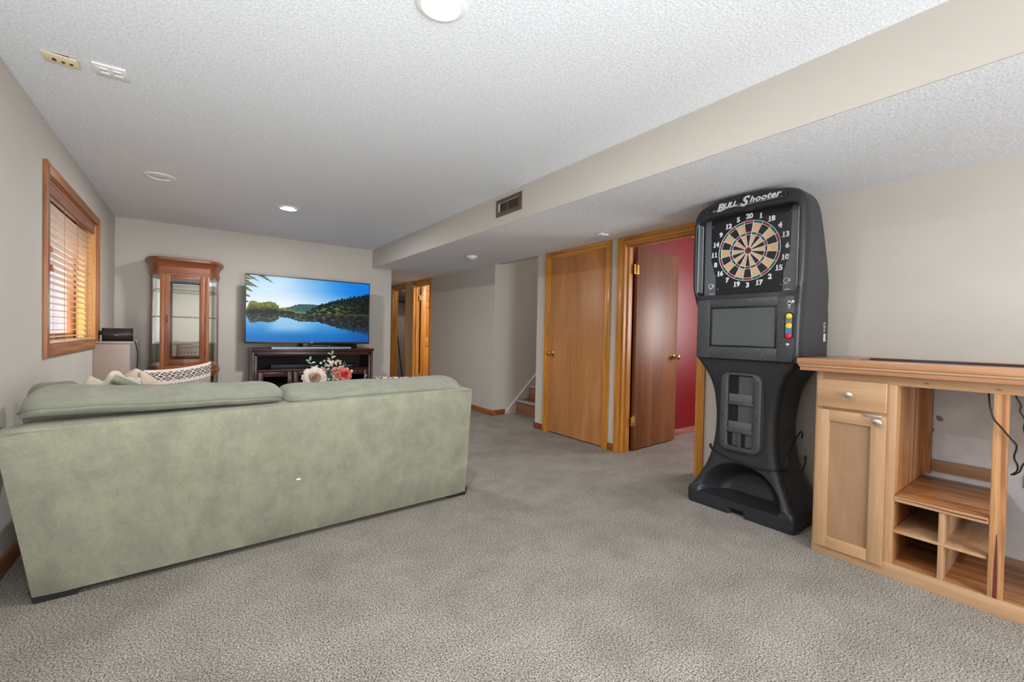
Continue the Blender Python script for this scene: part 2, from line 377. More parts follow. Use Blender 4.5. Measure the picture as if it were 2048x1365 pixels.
casing('trim_closet_door', 'oak casing around the closed closet door', 2.893, 2.963, 3.835, 3.888, 2.035, 2.095)
casing('trim_open_door', 'oak casing around the open door to the red room', 1.883, 1.948, 2.748, 2.813, 2.035, 2.097)
casing('trim_hall_door', 'oak casing of the hall doorway with the lit pine door', 6.955, 7.02, 7.75, 7.815, 2.03, 2.092)
casing('trim_utility_door', 'darker oak casing at the far end of the hall', 8.03, 8.09, 8.83, 8.895, 2.03, 2.09)

def knob_set(parent, x, y, z, d, mat=BRASS, r=0.027):
    # knob on a stem, axis along d
    d = Vector(d).normalized(); M = Matrix.Translation((x, y, z)) @ d.to_track_quat('Z', 'Y').to_matrix().to_4x4()
    b = MB(); b.lathe([(0.0, 0.0), (0.032, 0.0), (0.032, 0.004), (0.026, 0.009), (0.013, 0.012), (0.011, 0.030), (0.016, 0.036), (r, 0.046), (r+0.001, 0.056), (r-0.004, 0.066), (0.012, 0.071), (0, 0.072)], M, 28)
    return b.build('door_knob', mat, parent)
def hinge(parent, x, y, z, mat=BRASS, leafx=0.03, leafy=0.0):
    b = MB(); b.lathe([(0, -0.048), (0.0065, -0.048), (0.0065, 0.045), (0.004, 0.05), (0.003, 0.058), (0, 0.06)], Matrix.Translation((x, y, z)), 12)
    if leafx: b.box(x-leafx, x, y-0.001, y+0.0015, z-0.044, z+0.044); b.box(x, x+leafx, y-0.001, y+0.0015, z-0.044, z+0.044)
    if leafy: b.box(x+0.001, x+0.003, y-leafy, y+leafy, z-0.044, z+0.044)
    return b.build('hinge', mat, parent)

# closet door (closed)
d1 = thing('door_1', 'closed flush oak closet door with a brass knob on its left', 'door', (XR+0.02, 3.4, 0), kind='structure')
bx(XR+0.004, XR+0.039, 2.968, 3.828, 0.012, 2.028, r=0.002).build('door_panel', DOORV, d1)
knob_set(d1, XR+0.004, 3.762, 0.925, (-1, 0, 0)); hinge(d1, XR-0.004, 2.966, 1.82, DBRASS, 0, 0.012); hinge(d1, XR-0.004, 2.966, 0.32, DBRASS, 0, 0.012)
# open door into the red room, about 93 degrees
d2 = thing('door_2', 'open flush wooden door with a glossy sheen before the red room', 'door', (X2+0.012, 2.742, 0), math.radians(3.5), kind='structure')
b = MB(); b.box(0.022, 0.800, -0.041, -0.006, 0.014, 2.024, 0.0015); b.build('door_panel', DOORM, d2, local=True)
b = MB()
for sgn, y0 in ((-1, -0.041), (1, -0.006)):
    M = Matrix.Translation((0.738, y0, 0.925)) @ Vector((0, sgn, 0)).to_track_quat('Z', 'Y').to_matrix().to_4x4()
    b.lathe([(0, 0), (0.032, 0), (0.032, 0.004), (0.026, 0.009), (0.013, 0.012), (0.011, 0.03), (0.016, 0.036), (0.027, 0.046), (0.028, 0.056), (0.023, 0.066), (0.012, 0.071), (0, 0.072)], M, 28)
b.build('door_knob', BRASS, d2, local=True)
for z in (1.80, 0.30):
    b = MB(); b.lathe([(0, -0.05), (0.007, -0.05), (0.007, 0.046), (0.004, 0.051), (0.003, 0.066), (0, 0.068)], Matrix.Translation((0.008, -0.043, z)), 12)
    b.box(0.008, 0.046, -0.0425, -0.0405, z-0.046, z+0.046); b.box(-0.03, 0.008, -0.0405, -0.0385, z-0.046, z+0.046)
    b.build('hinge', BRASS, d2, local=True)
# six-panel pine door in the hall
def panel_door(name, label, loc, rz, mat, w=0.69):
    t = thing(name, label, 'door', loc, rz, kind='structure')
    b = MB(); b.box(0.01, w, -0.030, -0.010, 0.012, 2.02)
    c = (0.01+w)/2
    cols = ((0.01, 0.11), (c-0.05, c+0.05), (w-0.10, w)); rows = ((0.012, 0.22), (0.86, 1.02), (1.60, 1.70), (1.92, 2.02))
    for a, e in cols: b.box(a, e, -0.037, -0.003, 0.012, 2.02, 0.002)
    for a, e in rows: b.box(0.01, w, -0.0368, -0.0032, a, e, 0.002)
    for a, e in ((0.135, c-0.075), (c+0.075, w-0.125)):
        for z0, z1 in ((0.25, 0.83), (1.05, 1.57), (1.73, 1.89)): b.box(a, e, -0.035, -0.005, z0, z1, 0.008)
    b.build('door_panel', mat, t, local=True); return t
d3 = panel_door('door_3', 'six panel pine door standing open in the lit hall doorway', (X2+0.01, 7.742, 0), math.radians(2), DOORH)
for z in (1.80, 0.30):
    b = MB(); b.lathe([(0, -0.05), (0.007, -0.05), (0.007, 0.05), (0, 0.052)], Matrix.Translation((0.0, -0.04, z)), 12); b.box(-0.028, 0.03, -0.0395, -0.0375, z-0.046, z+0.046); b.build('hinge', BRASS, d3, local=True)

# baseboards
def baseb(name, label, y0, y1):
    b = MB(); b.box(XR-0.012, XR-0.0005, y0, y1, 0, 0.062, 0.003); b.box(XR-0.007, XR-0.0005, y0, y1, 0.06, 0.072, 0.002)
    return struct(name, b, BASE['Y'], label, 'baseboard')
b = MB(); b.box(XR-0.012, XR-0.0005, 4.975, 6.955, 0, 0.072, 0.003); b.box(XR-0.012, 3.56, 4.966, 4.9775, 0, 0.072, 0.003)
struct('baseboard_hall', b, BASE['Y'], 'brown wood baseboard along the hall wall and round the stair corner', 'baseboard')
baseb('baseboard_right', 'short baseboard between the closet door and the open door', 2.813, 2.893)
b = MB(); b.box(XR-0.012, XR-0.0005, 3.888, 4.048, 0, 0.072, 0.003); b.box(XR-0.012, XR+0.12, 4.0485, 4.058, 0, 0.072, 0.003)
struct('baseboard_column', b, BASE['Y'], 'short baseboard between the stairs and the closet door', 'baseboard')
baseb('baseboard_corner', 'baseboard on the right wall behind the bar cabinet', YN, 1.883)
b = MB(); b.box(XL+0.0005, XL+0.012, YN, YB, 0, 0.085, 0.003); struct('baseboard_left', b, BASE['Y'], 'dark brown baseboard along the left wall', 'baseboard')
b = MB(); b.box(XL+0.012, 2.361, YB-0.012, YB-0.0005, 0, 0.075, 0.003); struct('baseboard_back', b, BASE['X'], 'brown baseboard along the far wall', 'baseboard')

# stairs
st = thing('staircase', 'wooden steps with pale nosings rising beside the stair wall', 'staircase', (3.75, 4.5, 0), kind='structure')
R_, T_ = 0.192, 0.235
for i in range(9):
    x = 3.749+i*T_
    b = MB(); b.box(x, x+T_+0.02, 4.06, 4.960, max(0, i*R_-0.1), (i+1)*R_-0.028); b.box(x-0.012, x+T_+0.02, 4.06, 4.960, (i+1)*R_-0.028, (i+1)*R_, 0.004)
    s = b.build('step', STAIRW, st)
    b = MB(); b.box(x-0.024, x+0.022, 4.06, 4.960, (i+1)*R_-0.026, (i+1)*R_+0.005, 0.008, 3); part(b.build('nosing', plain('pale_nosing_%d' % i, S(158, 158, 172), 0.4) if i == 0 else bpy.data.materials['pale_nosing_0'], s), 'pale bluish step nosing')

# window 1
w1 = thing('window_1', 'wood trimmed window in the left wall with a deep jamb', 'window', (XL, 4.4, 1.5), kind='structure')
OY0, OY1, OZ0, OZ1 = 3.552, 5.252, 0.948, 2.078
for a, c in ((OY0, WY0+0.004), (WY1-0.004, OY1)):
    b = MB(); b.box(XL+0.0005, XL+0.017, a, c, OZ0, OZ1, 0.004); b.box(XL+0.012, XL+0.021, (a if a < 4 else c-0.012), (a+0.012 if a < 4 else c), OZ0, OZ1, 0.003); b.build('casing_side', OAKB['Z'], w1)
for a, c in ((OZ0, WZ0), (WZ1-0.004, OZ1)):
    b = MB(); b.box(XL+0.0005, XL+0.0165, WY0, WY1, a, c, 0.004); b.build('casing_rail', OAKB['Y'], w1)
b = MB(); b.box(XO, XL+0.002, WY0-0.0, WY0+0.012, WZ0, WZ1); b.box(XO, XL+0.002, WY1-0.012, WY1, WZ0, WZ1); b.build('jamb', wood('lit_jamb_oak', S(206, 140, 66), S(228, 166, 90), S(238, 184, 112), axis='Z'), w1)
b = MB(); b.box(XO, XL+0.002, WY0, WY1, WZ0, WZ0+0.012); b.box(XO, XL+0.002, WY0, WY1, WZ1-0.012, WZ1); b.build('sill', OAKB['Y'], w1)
b = MB(); xs = XO+0.015
for a, c in ((WY0+0.012, WY0+0.07), (WY1-0.07, WY1-0.012)): b.box(xs-0.02, xs+0.02, a, c, WZ0+0.012, WZ1-0.012, 0.003)
for a, c in ((WZ0+0.012, WZ0+0.07), (WZ1-0.07, WZ1-0.012)): b.box(xs-0.02, xs+0.02, WY0+0.012, WY1-0.012, a, c, 0.003)
sash = b.build('sash', OAKB['Z'], w1)
bx(xs-0.003, xs+0.003, WY0+0.07, WY1-0.07, WZ0+0.07, WZ1-0.07).build('pane', GLASS, sash)

# blind
bl = thing('window_blind', 'open wooden slat blind hanging in the oak trimmed window', 'blind', (XL-0.03, 4.4, 1.02))
by0, by1 = WY0+0.022, WY1-0.022
b = MB(); b.box(XL-0.022, XL-0.006, by0, by1, 1.925, 2.005, 0.004); b.box(XL-0.026, XL-0.002, by0, by1, 1.985, 2.005, 0.003); b.box(XL-0.07, XL-0.024, by0, by1, 1.955, 2.0, 0.003); b.build('valance', VALANCE, bl)
b = MB(); z = 1.06
nsl = 20
for i in range(nsl):
    zz = 1.062+i*0.0435; rings = []
    for yy in (by0, by1):
        rings.append([(XL-0.073+0.05*t, yy, zz+0.0035*math.sin(PI*t)-0.003) for t in (0, .25, .5, .75, 1)]+[(XL-0.073+0.05*t, yy, zz+0.0035*math.sin(PI*t)) for t in (1, .75, .5, .25, 0)])
    b.loft(rings)
b.build('slats', BLIND, bl)
b = MB(); b.box(XL-0.074, XL-0.022, by0, by1, 1.020, 1.038, 0.003); b.build('bottom_rail', BLIND, bl)
b = MB()
for yy in (by0+0.18, by0+0.55, (by0+by1)/2+0.2, by1-0.18):
    for xx in (XL-0.0745, XL-0.0215): b.tube([(xx, yy, 1.03), (xx, yy, 1.96)], 0.0011, 5)
b.build('ladder_cord', plain('blind_cord', S(150, 104, 70), 0.8), bl)
for yy, ln in ((by0+0.035, 0.44), (by0+0.015, 0.33)):
    b = MB(); b.tube([(XL+0.004, yy, 1.95), (XL+0.006, yy, 1.93-ln)], 0.0013, 5); cd = b.build('pull_cord', bpy.data.materials['blind_cord'], bl)
    b = MB(); b.lathe([(0, 0), (0.010, 0), (0.011, 0.012), (0.006, 0.036), (0.003, 0.04), (0, 0.04)], Matrix.Translation((XL+0.012, yy, 1.895-ln)), 12); b.build('tassel', TASSEL, cd)

# ceiling fittings
def canlight(name, label, x, y, r, lit):
    t = thing(name, label, 'ceiling light', (x, y, ZC), group='recessed ceiling lights')
    M = Matrix.Translation((x, y, ZC))
    b = MB(); b.lathe([(r*0.72, -0.004), (r*0.76, -0.010), (r*0.9, -0.009), (r, -0.002), (r, 0.0)], M, 48); b.build('trim_ring', WHITEP, t)
    ri = r*0.73
    b = MB(); b.lathe([(ri, -0.005), (ri*0.98, -0.001), (ri*0.9, -0.0006), (0, -0.0006)], M, 48); b.build('baffle', plain('baffle_white_%d' % lit, S(225, 226, 228), 0.3) , t)
    b = MB(); b.lathe([(0, -0.011), (ri*0.35, -0.010), (ri*0.56, -0.006), (ri*0.62, -0.001)], M, 40); b.build('bulb', LAMP if lit else plain('frosted_bulb', S(205, 206, 208), 0.4), t)
    return t
LAMP = emis('lamp_glow', (1, 0.98, 0.95, 1), 14.0)
canlight('recessed_light', 'large lit recessed ceiling light cut off by the top of the photo', 0.702, 1.421, 0.093, 1)
canlight('recessed_light', 'unlit recessed ceiling light between the window and the display cabinet', -0.228, 4.375, 0.102, 0)
canlight('recessed_light', 'small lit recessed ceiling light in front of the television', 0.722, 4.675, 0.098, 1)
def plate(name, label, corners, mat):
    t = thing(name, label, 'wall plate', (sum(c[0] for c in corners)/4, sum(c[1] for c in corners)/4, ZC), group='outlet plates on the ceiling'); return t
t = plate('outlet_plate', 'ivory cable jack plate hanging loose from the ceiling', [(-0.539, 2.70), (-0.432, 2.694), (-0.425, 2.76), (-0.53, 2.789)], IVORY)
c0 = Vector((-0.482, 2.738, ZC-0.010)); M = Matrix.Translation(c0) @ Matrix.Rotation(math.radians(-2), 4, 'Z') @ Matrix.Rotation(math.radians(-5), 4, 'X') @ Matrix.Rotation(math.radians(3), 4, 'Y')
b = MB(); b.box(-0.056, 0.056, -0.038, 0.038, -0.003, 0.003, 0.002, mat=M); b.build('cover', IVORY, t)
for x in (0.006, 0.032): b = MB(); b.lathe([(0, -0.007), (0.005, -0.007), (0.006, -0.003)], M @ Matrix.Translation((x, 0.004, 0)), 12); b.build('jack', DBRASS, t)
b = MB(); b.box(-0.028, -0.016, -0.006, 0.010, -0.0055, -0.003, mat=M); b.build('jack', DBRASS, t)
b = MB(); b.box(-0.05, 0.03, -0.034, 0.032, 0.003, 0.012, mat=M); part(b.build('dark_fill', BLACKM, t), 'dark gap behind the loose plate')  # black block fills the gap in place of its shade
t = plate('outlet_plate', 'white double outlet plate flat on the ceiling beside the ivory one', [(-0.378, 2.674), (-0.262, 2.669), (-0.257, 2.784), (-0.374, 2.81)], WHITEP)
M = Matrix.Translation((-0.318, 2.734, ZC-0.004)) @ Matrix.Rotation(math.radians(-3), 4, 'Z')
b = MB(); b.box(-0.058, 0.058, -0.060, 0.060, -0.004, 0.004, 0.003, mat=M); b.build('cover', WHITEP, t)
for x in (-0.024, 0.024):
    for y in (-0.02, 0.02):
        b = MB(); b.box(x-0.015, x+0.015, y-0.014, y+0.014, -0.007, -0.003, 0.002, mat=M); q = b.build('receptacle', WHITEP, t)
        for e in (-0.006, 0.006): b = MB(); b.box(x+e-0.001, x+e+0.001, y-0.004, y+0.005, -0.0076, -0.0065, mat=M); b.build('slot', GREYPL, q)
zs = lambda x: 2.054+(x-2.082)*0.0348
t = thing('smoke_detector', 'round white smoke detector under the soffit near the stairs', 'smoke detector', (2.70, 4.52, zs(2.7)))
M = Matrix.Translation((2.70, 4.52, zs(2.70)-0.001)) @ Matrix.Rotation(math.radians(-2), 4, 'Y') @ Matrix.Scale(-1, 4, (0, 0, 1))
b = MB(); b.lathe([(0.062, 0), (0.064, 0.006), (0.063, 0.024), (0.056, 0.031), (0, 0.032)], M, 36); b.build('housing', WHITEP, t)
b = MB(); b.lathe([(0.040, 0.031), (0.040, 0.042), (0.034, 0.046), (0, 0.046)], M, 24); q = b.build('sensor_cap', WHITEP, t)
b = MB()
for k in range(10):
    a = 2*PI*k/10; b.box(-0.006, 0.006, 0.0385, 0.041, 0.033, 0.040, mat=M @ Matrix.Rotation(a, 4, 'Z'))
b.build('vent_slot', BLACKM, q)
t = thing('ceiling_sensor', 'small flat white sensor under the soffit above the closet door', 'sensor', (3.04, 2.745, zs(3.04)))
M = Matrix.Translation((3.04, 2.745, zs(3.04)-0.001)) @ Matrix.Rotation(math.radians(-2), 4, 'Y')
b = MB(); b.box(-0.055, 0.055, -0.03, 0.03, -0.016, 0.0, 0.008, 3, mat=M); b.build('housing', WHITEP, t)
b = MB(); b.box(-0.02, 0.02, -0.012, 0.012, -0.0185, -0.015, 0.002, mat=M); b.build('lens', plain('sensor_lens', S(205, 205, 204), 0.3), t)
# supply vent on the soffit face
t = thing('air_vent', 'brown metal air vent with louvres on the soffit face', 'vent', (2.075, 2.9, 2.2))
vy0, vy1, vz0, vz1 = 2.722, 3.078, 2.131, 2.271; vx = 2.0745
b = MB()
for a, c, e, f in ((vy0, vy1, vz0, vz0+0.033), (vy0, vy1, vz1-0.033, vz1), (vy0, vy0+0.036, vz0+0.03, vz1-0.03), (vy1-0.036, vy1, vz0+0.03, vz1-0.03), (2.905, 2.921, vz0+0.03, vz1-0.03)): b.box(vx-0.008, vx, a, c, e, f, 0.002)
b.build('frame', BROWNM, t)
b = MB(); b.box(vx-0.001, vx-0.0003, vy0+0.03, vy1-0.03, vz0+0.03, vz1-0.03); b.build('dark_fill', BLACKM, t)
b = MB()
for k in range(7):
    z = vz0+0.038+k*0.0108
    b.box(-0.004, 0.004, vy0+0.034, vy1-0.034, -0.0006, 0.0006, mat=Matrix.Translation((vx-0.005, 0, z)) @ Matrix.Rotation(math.radians(38), 4, 'Y'))
b.build('louvres', BROWNM, t)
b = MB(); b.box(vx-0.0095, vx-0.006, 3.02, 3.04, vz0+0.036, vz1-0.036); b.box(vx-0.0095, vx-0.006, 2.76, 3.04, vz1-0.036, vz1-0.033); b.build('damper', plain('pale_metal', S(190, 184, 178), 0.4), t)
# ------------------------------------------------------------------ sofa
sf = thing('sofa', 'long sage green sofa seen from its slanted back', 'sofa', (0.5, 2.95, 0))
def slab(x0, x1, ybot, ytop, th0, th1, z0, z1, n=24, sag=0.0, r=0.02):
    # leaning back: rear face from (ybot,z0) to (ytop,z1)
    b = MB(); rings = []
    for i in range(n+1):
        x = lerp(x0, x1, i/n); e = min(1, min(i, n-i)/1.0); k = 0.0 if e >= 1 else r*0.6
        prof = [(ybot+k, z0+0.004), (ybot+0.004+k, z0), (ybot+th0, z0), (ytop+th1, z1-k), (ytop+0.014+k, z1-k)]
        w = 0.006*nz(x*2.1, 1.3)
        prof += [(ytop+0.004+k, z1-0.006-k), (ytop+k, z1-0.02-k)]
        for t in (0.75, 0.5, 0.25): prof.append((lerp(ybot, ytop, t)+k+w*math.sin(PI*t), lerp(z0, z1-0.02, t)))
        rings.append([(x, y, z) for y, z in prof])
    b.loft(rings); return b
ZT = 0.752
def ztop(x): return lerp(0.741, 0.782, (x+0.6)/2.1)
b = slab(-0.605, 1.492, 2.522, 2.415, 0.16, 0.15, 0.028, 0.76)
# follow the slightly higher right end and the tapered ends of the real frame
for v in b.bm.verts:
    t = max(0, (v.co.z-0.05)/0.7); x = v.co.x
    v.co.z += t*(ztop(x)-0.76); s_ = (x+0.605)/2.097
    v.co.x = lerp(lerp(-0.525, -0.602, t), lerp(1.538, 1.487, t), s_)
    v.co.y += t*(-0.01 if s_ < 0.5 else 0.03)*abs(s_-0.5)*2 + 0.075*s_*(1-t)
b.build('back_frame', SAGE, sf)
b = MB(); b.ball((0.449, 2.494, 0.346), 0.012, 0.0015, 0.005, 10, 6); part(b.build('scuff_mark', plain('scuff_white', S(220, 218, 206), 0.8), sf), 'small white scuff on the sofa back')
b = MB()
b.tube([(lerp(-0.602, 1.487, i/30), lerp(2.405, 2.445, i/30)+0.002, ztop(lerp(-0.602, 1.487, i/30))-0.016) for i in range(31)], 0.0035, 6)
b.build('seam_piping', SAGEP, sf)
def rbox(x0, x1, y0, y1, z0, z1, e=0.25, n=10, puff=0.0, seed=0.0, amp=0.0):
    b = MB(); c = Vector(((x0+x1)/2, (y0+y1)/2, (z0+z1)/2)); h = Vector(((x1-x0)/2, (y1-y0)/2, (z1-z0)/2)); r = min(h)*e*2
    bm = b.bm; bmesh.ops.create_cube(bm, size=2.0); bmesh.ops.subdivide_edges(bm, edges=bm.edges[:], cuts=n, use_grid_fill=True)
    for v in bm.verts:
        p = Vector((v.co.x*h.x, v.co.y*h.y, v.co.z*h.z)); q = Vector([max(-h[i]+r, min(h[i]-r, p[i])) for i in range(3)]); d = p-q
        if d.length > 1e-9: p = q+d.normalized()*r
        u = v.co
        p.z += puff*(1-u.x**4)*(1-u.y**4)*(1 if u.z > 0 else -0.3)*abs(u.z)
        if amp:
            w = c+p; o = amp*Vector((nz(w.x*4, w.y*4, w.z*4+seed), nz(w.y*4+9, w.z*4, w.x*4+seed), nz(w.z*5, w.x*5+4, w.y*5+seed))); p += o
        v.co = c+p
    return b
rbox(-0.52, 1.40, 2.70, 3.44, 0.05, 0.30, 0.06, 8).build('seat_base', SAGE, sf)
for x0, x1 in ((-0.51, -0.44), (1.36, 1.475)): rbox(x0, x1, 2.64, 3.46, 0.05, 0.49, 0.2, 8, 0.005).build('armrest', SAGE, sf)
for x0, x1, s in ((-0.435, 0.45, 1.), (0.455, 1.345, 5.)): rbox(x0, x1, 2.68, 3.50, 0.30, 0.455, 0.3, 10, 0.02, s, 0.004).build('seat_cushion', SAGEC, sf)
def back_cushion(x0, x1, dz, seed, lx=0.16):
    prof = [(2.640, 0.46), (2.625, 0.60), (2.600, 0.735), (2.548, 0.764), (2.497, 0.772), (2.470, 0.786), (2.462, 0.803), (2.478, 0.820), (2.53, 0.842), (2.60, 0.862), (2.68, 0.868), (2.745, 0.862), (2.775, 0.845), (2.80, 0.78), (2.82, 0.66), (2.82, 0.54), (2.79, 0.465), (2.72, 0.44)]
    cz, cy = 0.70, 2.66; n = 40; rings = []
    pl = catmull([(0, p[0], p[1]) for p in prof], 3, True)
    def pt(x, y, z, k):
        w = 0.010*nz(x*3.0, y*3, seed)+0.006*nz(x*9, y*7, seed+3)
        s = 1-k
        yy = cy+(y-cy)*(1-0.62*k*k); zz = cz+(z-cz)*(1-0.30*k*k)+dz(x)*sm(0.6, 0.8, z)
        return Vector((x, yy+w*0.7, zz+(w if z > 0.765 else 0)))
    for i in range(n+1):
        t = -math.cos(PI*i/n); x = (x0+x1)/2+(x1-x0)/2*t
        d = max(0, (abs(t)-1+2*lx)/(2*lx)); k = min(1.0, d**2.2)
        rings.append([pt(x, p.y, p.z, k) for p in pl])
    b = MB(); b.loft(rings)
    o = b.build('back_cushion', SAGEC, sf, angle=60)
    for (py, pz) in ((2.463, 0.808), (2.772, 0.853)):
        b = MB(); pts = []
        for i in range(n+1):
            t = -math.cos(PI*i/n); x = (x0+x1)/2+(x1-x0)/2*t; d = max(0, (abs(t)-1+2*lx)/(2*lx)); pts.append(pt(x, py, pz, min(1, d**2.2))+Vector((0, -0.001, 0.002)))
        b.tube(pts, 0.006, 6); b.build('piping', SAGEP, o)
back_cushion(-0.572, 0.386, lambda x: lerp(0.004, -0.012, (x+0.55)/0.95), 1.7)
back_cushion(0.372, 1.462, lambda x: lerp(-0.040, -0.024, (x-0.37)/1.09), 6.1, 0.10)
for x, y in ((-0.45, 2.572), (1.475, 2.655), (-0.42, 3.38), (1.36, 3.38)):
    b = MB(); b.prism([(-0.07, 0.0), (0.06, 0.0), (0.075, 0.05), (-0.085, 0.05)] if x < 0 else [(-0.06, 0.0), (0.07, 0.0), (0.085, 0.05), (-0.075, 0.05)], lambda u, v, d: (x+u, y+d, v), -0.035, 0.05); b.build('foot', FOOT, sf)

# pillows
def pillow_geo(b, w, h, t, M, nu=40, nv=40, wr=0.006, seed=0.0, colf=None, rnd=0.0):
    for sgn in (1, -1):
        def f(u, v):
            a = 2*u-1; c = 2*v-1
            px = a*w/2*(1-0.07*(1-c*c))*(1-rnd*c**4); pz = c*h/2*(1-0.07*(1-a*a))*(1-rnd*a**4)
            th = t/2*((max(0, 1-a**2))**0.5*(max(0, 1-c**2))**0.5)**0.8
            th += wr*nz(a*2.2+seed, c*2.2, seed*2)*(1-a**4)*(1-c**4)+wr*0.6*nz(a*7+seed, c*3, 4)*(1-a**4)*(1-c**4)
            return M @ Vector((px, -sgn*max(0, th), pz))
        b.grid(nu, nv, f, colf)
def pmat(loc, lean, yaw, roll=0): return Matrix.Translation(loc) @ Matrix.Rotation(math.radians(yaw), 4, 'Z') @ Matrix.Rotation(math.radians(lean), 4, 'X') @ Matrix.Rotation(math.radians(roll), 4, 'Y')
CREAM = (lin(226/255), lin(210/255), lin(200/255)); INK = (lin(28/255), lin(24/255), lin(28/255))
def pattern(u, v):
    u = u*1.0; d = ((1-v)*1.75) % 1.0; n = 0.5+0.5*nz(u*60, v*60)
    def diam(cx, cy, px, py): return abs(((cx/px) % 1)-0.5)*2+abs(((cy/py) % 1)-0.5)*2
    ink = False
    if 0.05 < d < 0.27:
        q = diam(u, d-0.05, 0.16, 0.11); ink = (0.55 < q < 0.98) or q < 0.28 or 1.5 < q
    elif 0.34 < d < 0.52:
        q = (d-0.34)/0.06; z = abs(((u*22+q*0.5) % 1)-0.5)*2; ink = abs((q % 1)-z) < 0.24
        ink = ink or 0.34 < d < 0.347 or 0.513 < d < 0.52
    elif 0.57 < d < 0.61: ink = abs(((u*26) % 1)-0.5)*2 < 0.75 and abs(d-0.59) < 0.014+0.006*math.sin(u*160)
    elif 0.655 < d < 0.662: ink = True
    elif 0.70 < d < 0.74: ink = abs(((u*26) % 1)-0.5)*2 < 0.75
    elif 0.80 < d < 0.95: q = diam(u, d, 0.16, 0.15); ink = (0.55 < q < 0.98) or q < 0.3
    k = 0.93+0.1*n
    return INK if ink else tuple(c*k for c in CREAM)
PATT = vcol('woven_pattern', 0.9, 0, 0.2)
G_ = 'throw pillows on the sofa'
b = MB(); pillow_geo(b, 0.42, 0.42, 0.12, pmat((-0.070, 3.275, 0.700), 3, 42, -3), 190, 130, 0.004, 2.0, pattern)
tag(b.build('throw_pillow', PATT, None, angle=80, fixn=False, origin=(-0.07, 3.27, 0.49)), 'black and cream patterned throw pillow in front of the display cabinet', 'pillow', G_)
b = MB(); pillow_geo(b, 0.50, 0.33, 0.13, pmat((1.235, 3.02, 0.668), 24, 3, 2), 180, 120, 0.004, 5.0, lambda u, v: pattern(u, v-0.07))
tag(b.build('throw_pillow', PATT, None, angle=80, fixn=False, origin=(1.235, 3.02, 0.5)), 'patterned pillow just peeking over the sofa back below the hall doors', 'pillow', G_)
PEACH = m_suede('cream_velvet', S(196, 172, 152), S(212, 190, 172), S(224, 206, 188))
Mp = pmat((-0.252, 3.06, 0.700), 4, 4, 0)
def ruched(b):
    for sgn in (1, -1):
        def f(u, v):
            a = 2*u-1; c = 2*v-1
            px = a*0.165*(1-0.10*(1-c*c)); top = 1-0.80*abs(a)**1.25
            pz = -0.19+(c+1)*0.5*(0.215+0.19*top)
            th = 0.062*((max(0, 1-a**2))*(max(0, 1-c**2)))**0.4
            th += (0.010*math.sin(a*0.6+c*17+2*nz(a*2, c*2))*(1-abs(a)**3) if sgn > 0 else 0)*(1-c**4)*min(1, abs(a)*4)
            if sgn > 0: th -= 0.016*math.exp(-(a-0.08)**2/0.002)
            return Mp @ Vector((px, -sgn*max(0, th), pz))
        b.grid(60, 70, f)
b = MB(); ruched(b); p = tag(b.build('throw_pillow', PEACH, None, angle=80, fixn=False, origin=(-0.25, 3.06, 0.5)), 'pleated cream pillow with a ruched seam beside the patterned one', 'pillow', G_)
b = MB(); b.tube([Mp @ Vector((0.0132+0.002*math.sin(i*2.1), -0.052*(max(0, 1-(2*i/24-1)**2))**0.4-0.001, -0.19+i/24*0.402)) for i in range(2, 24)], 0.003, 5); b.build('ruched_seam', plain('seam_tan', S(150, 122, 100), 0.8), p)
b = MB(); pillow_geo(b, 0.22, 0.36, 0.10, pmat((-0.540, 3.03, 0.692), 2, 2, -3), 40, 40, 0.012, 8.0, None, 0.22)
tag(b.build('throw_pillow', SAGEC, None, angle=80, fixn=False, origin=(-0.52, 2.93, 0.51)), 'slumped sage green pillow under the window end of the sofa', 'pillow', G_)
def bl_f(u, v):
    a = 2*u-1; c = v*PI
    fold = 0.012*math.sin(a*8+2*nz(a*3, v*4))*math.sin(c)
    return Vector((-0.335+a*0.115, 2.905-math.cos(c)*0.050*(1-0.3*abs(a)), 0.640+math.sin(c)**0.75*(0.262+0.03*nz(a*1.8, v*2, 3)-0.05*a*a+0.01*a)+fold))
b = MB(); b.grid(50, 40, bl_f); p = tag(b.build('throw_blanket', plain('pale_throw', S(196, 184, 166), 0.9, var=0.05, vs=14), None, angle=80, origin=(-0.3, 2.925, 0.62)), 'pale crumpled throw bunched between the sage and pleated pillows', 'blanket')
md = p.modifiers.new('thickness', 'SOLIDIFY'); md.thickness = 0.012; md.offset = -1
b = MB(); rings = []
for i in range(13):
    t = i/12; x = -0.318+0.110*t; rr = 0.020*(1-0.25*t)
    zc = 0.882-0.060*t**1.1; rings.append([(x+0.010*math.sin(2*PI*k/16), 2.835+rr*0.9*math.cos(2*PI*k/16), zc+rr*math.sin(2*PI*k/16)) for k in range(16)])
b.loft(rings); b.build('rolled_hem', SAGEC, p, angle=60)

# ------------------------------------------------------------------ coffee table and flowers
ct = thing('coffee_table', 'dark low coffee table hidden behind the sofa under the flowers', 'table', (0.97, 4.15, 0))
bx(0.45, 1.5, 3.85, 4.45, 0.40, 0.44, r=0.006).build('tabletop', ESPR['X'], ct)
for x in (0.5, 1.45):
    for y in (3.9, 4.4): bx(x-0.03, x+0.03, y-0.03, y+0.03, 0, 0.40, r=0.004).build('leg', ESPR['Z'], ct)
fx, fy = 0.97, 4.12
va = thing('flower_arrangement', 'bouquet of cream and coral roses with grey green leaves behind the sofa', 'flowers', (fx, fy, 0.44))
b = MB(); b.lathe([(0, 0.44), (0.05, 0.44), (0.065, 0.47), (0.06, 0.54), (0.045, 0.585), (0.055, 0.60), (0.05, 0.60), (0.04, 0.585), (0, 0.58)], Matrix.Translation((fx, fy, 0)), 24); b.build('vase', plain('white_ceramic', S(226, 222, 214), 0.25), va)
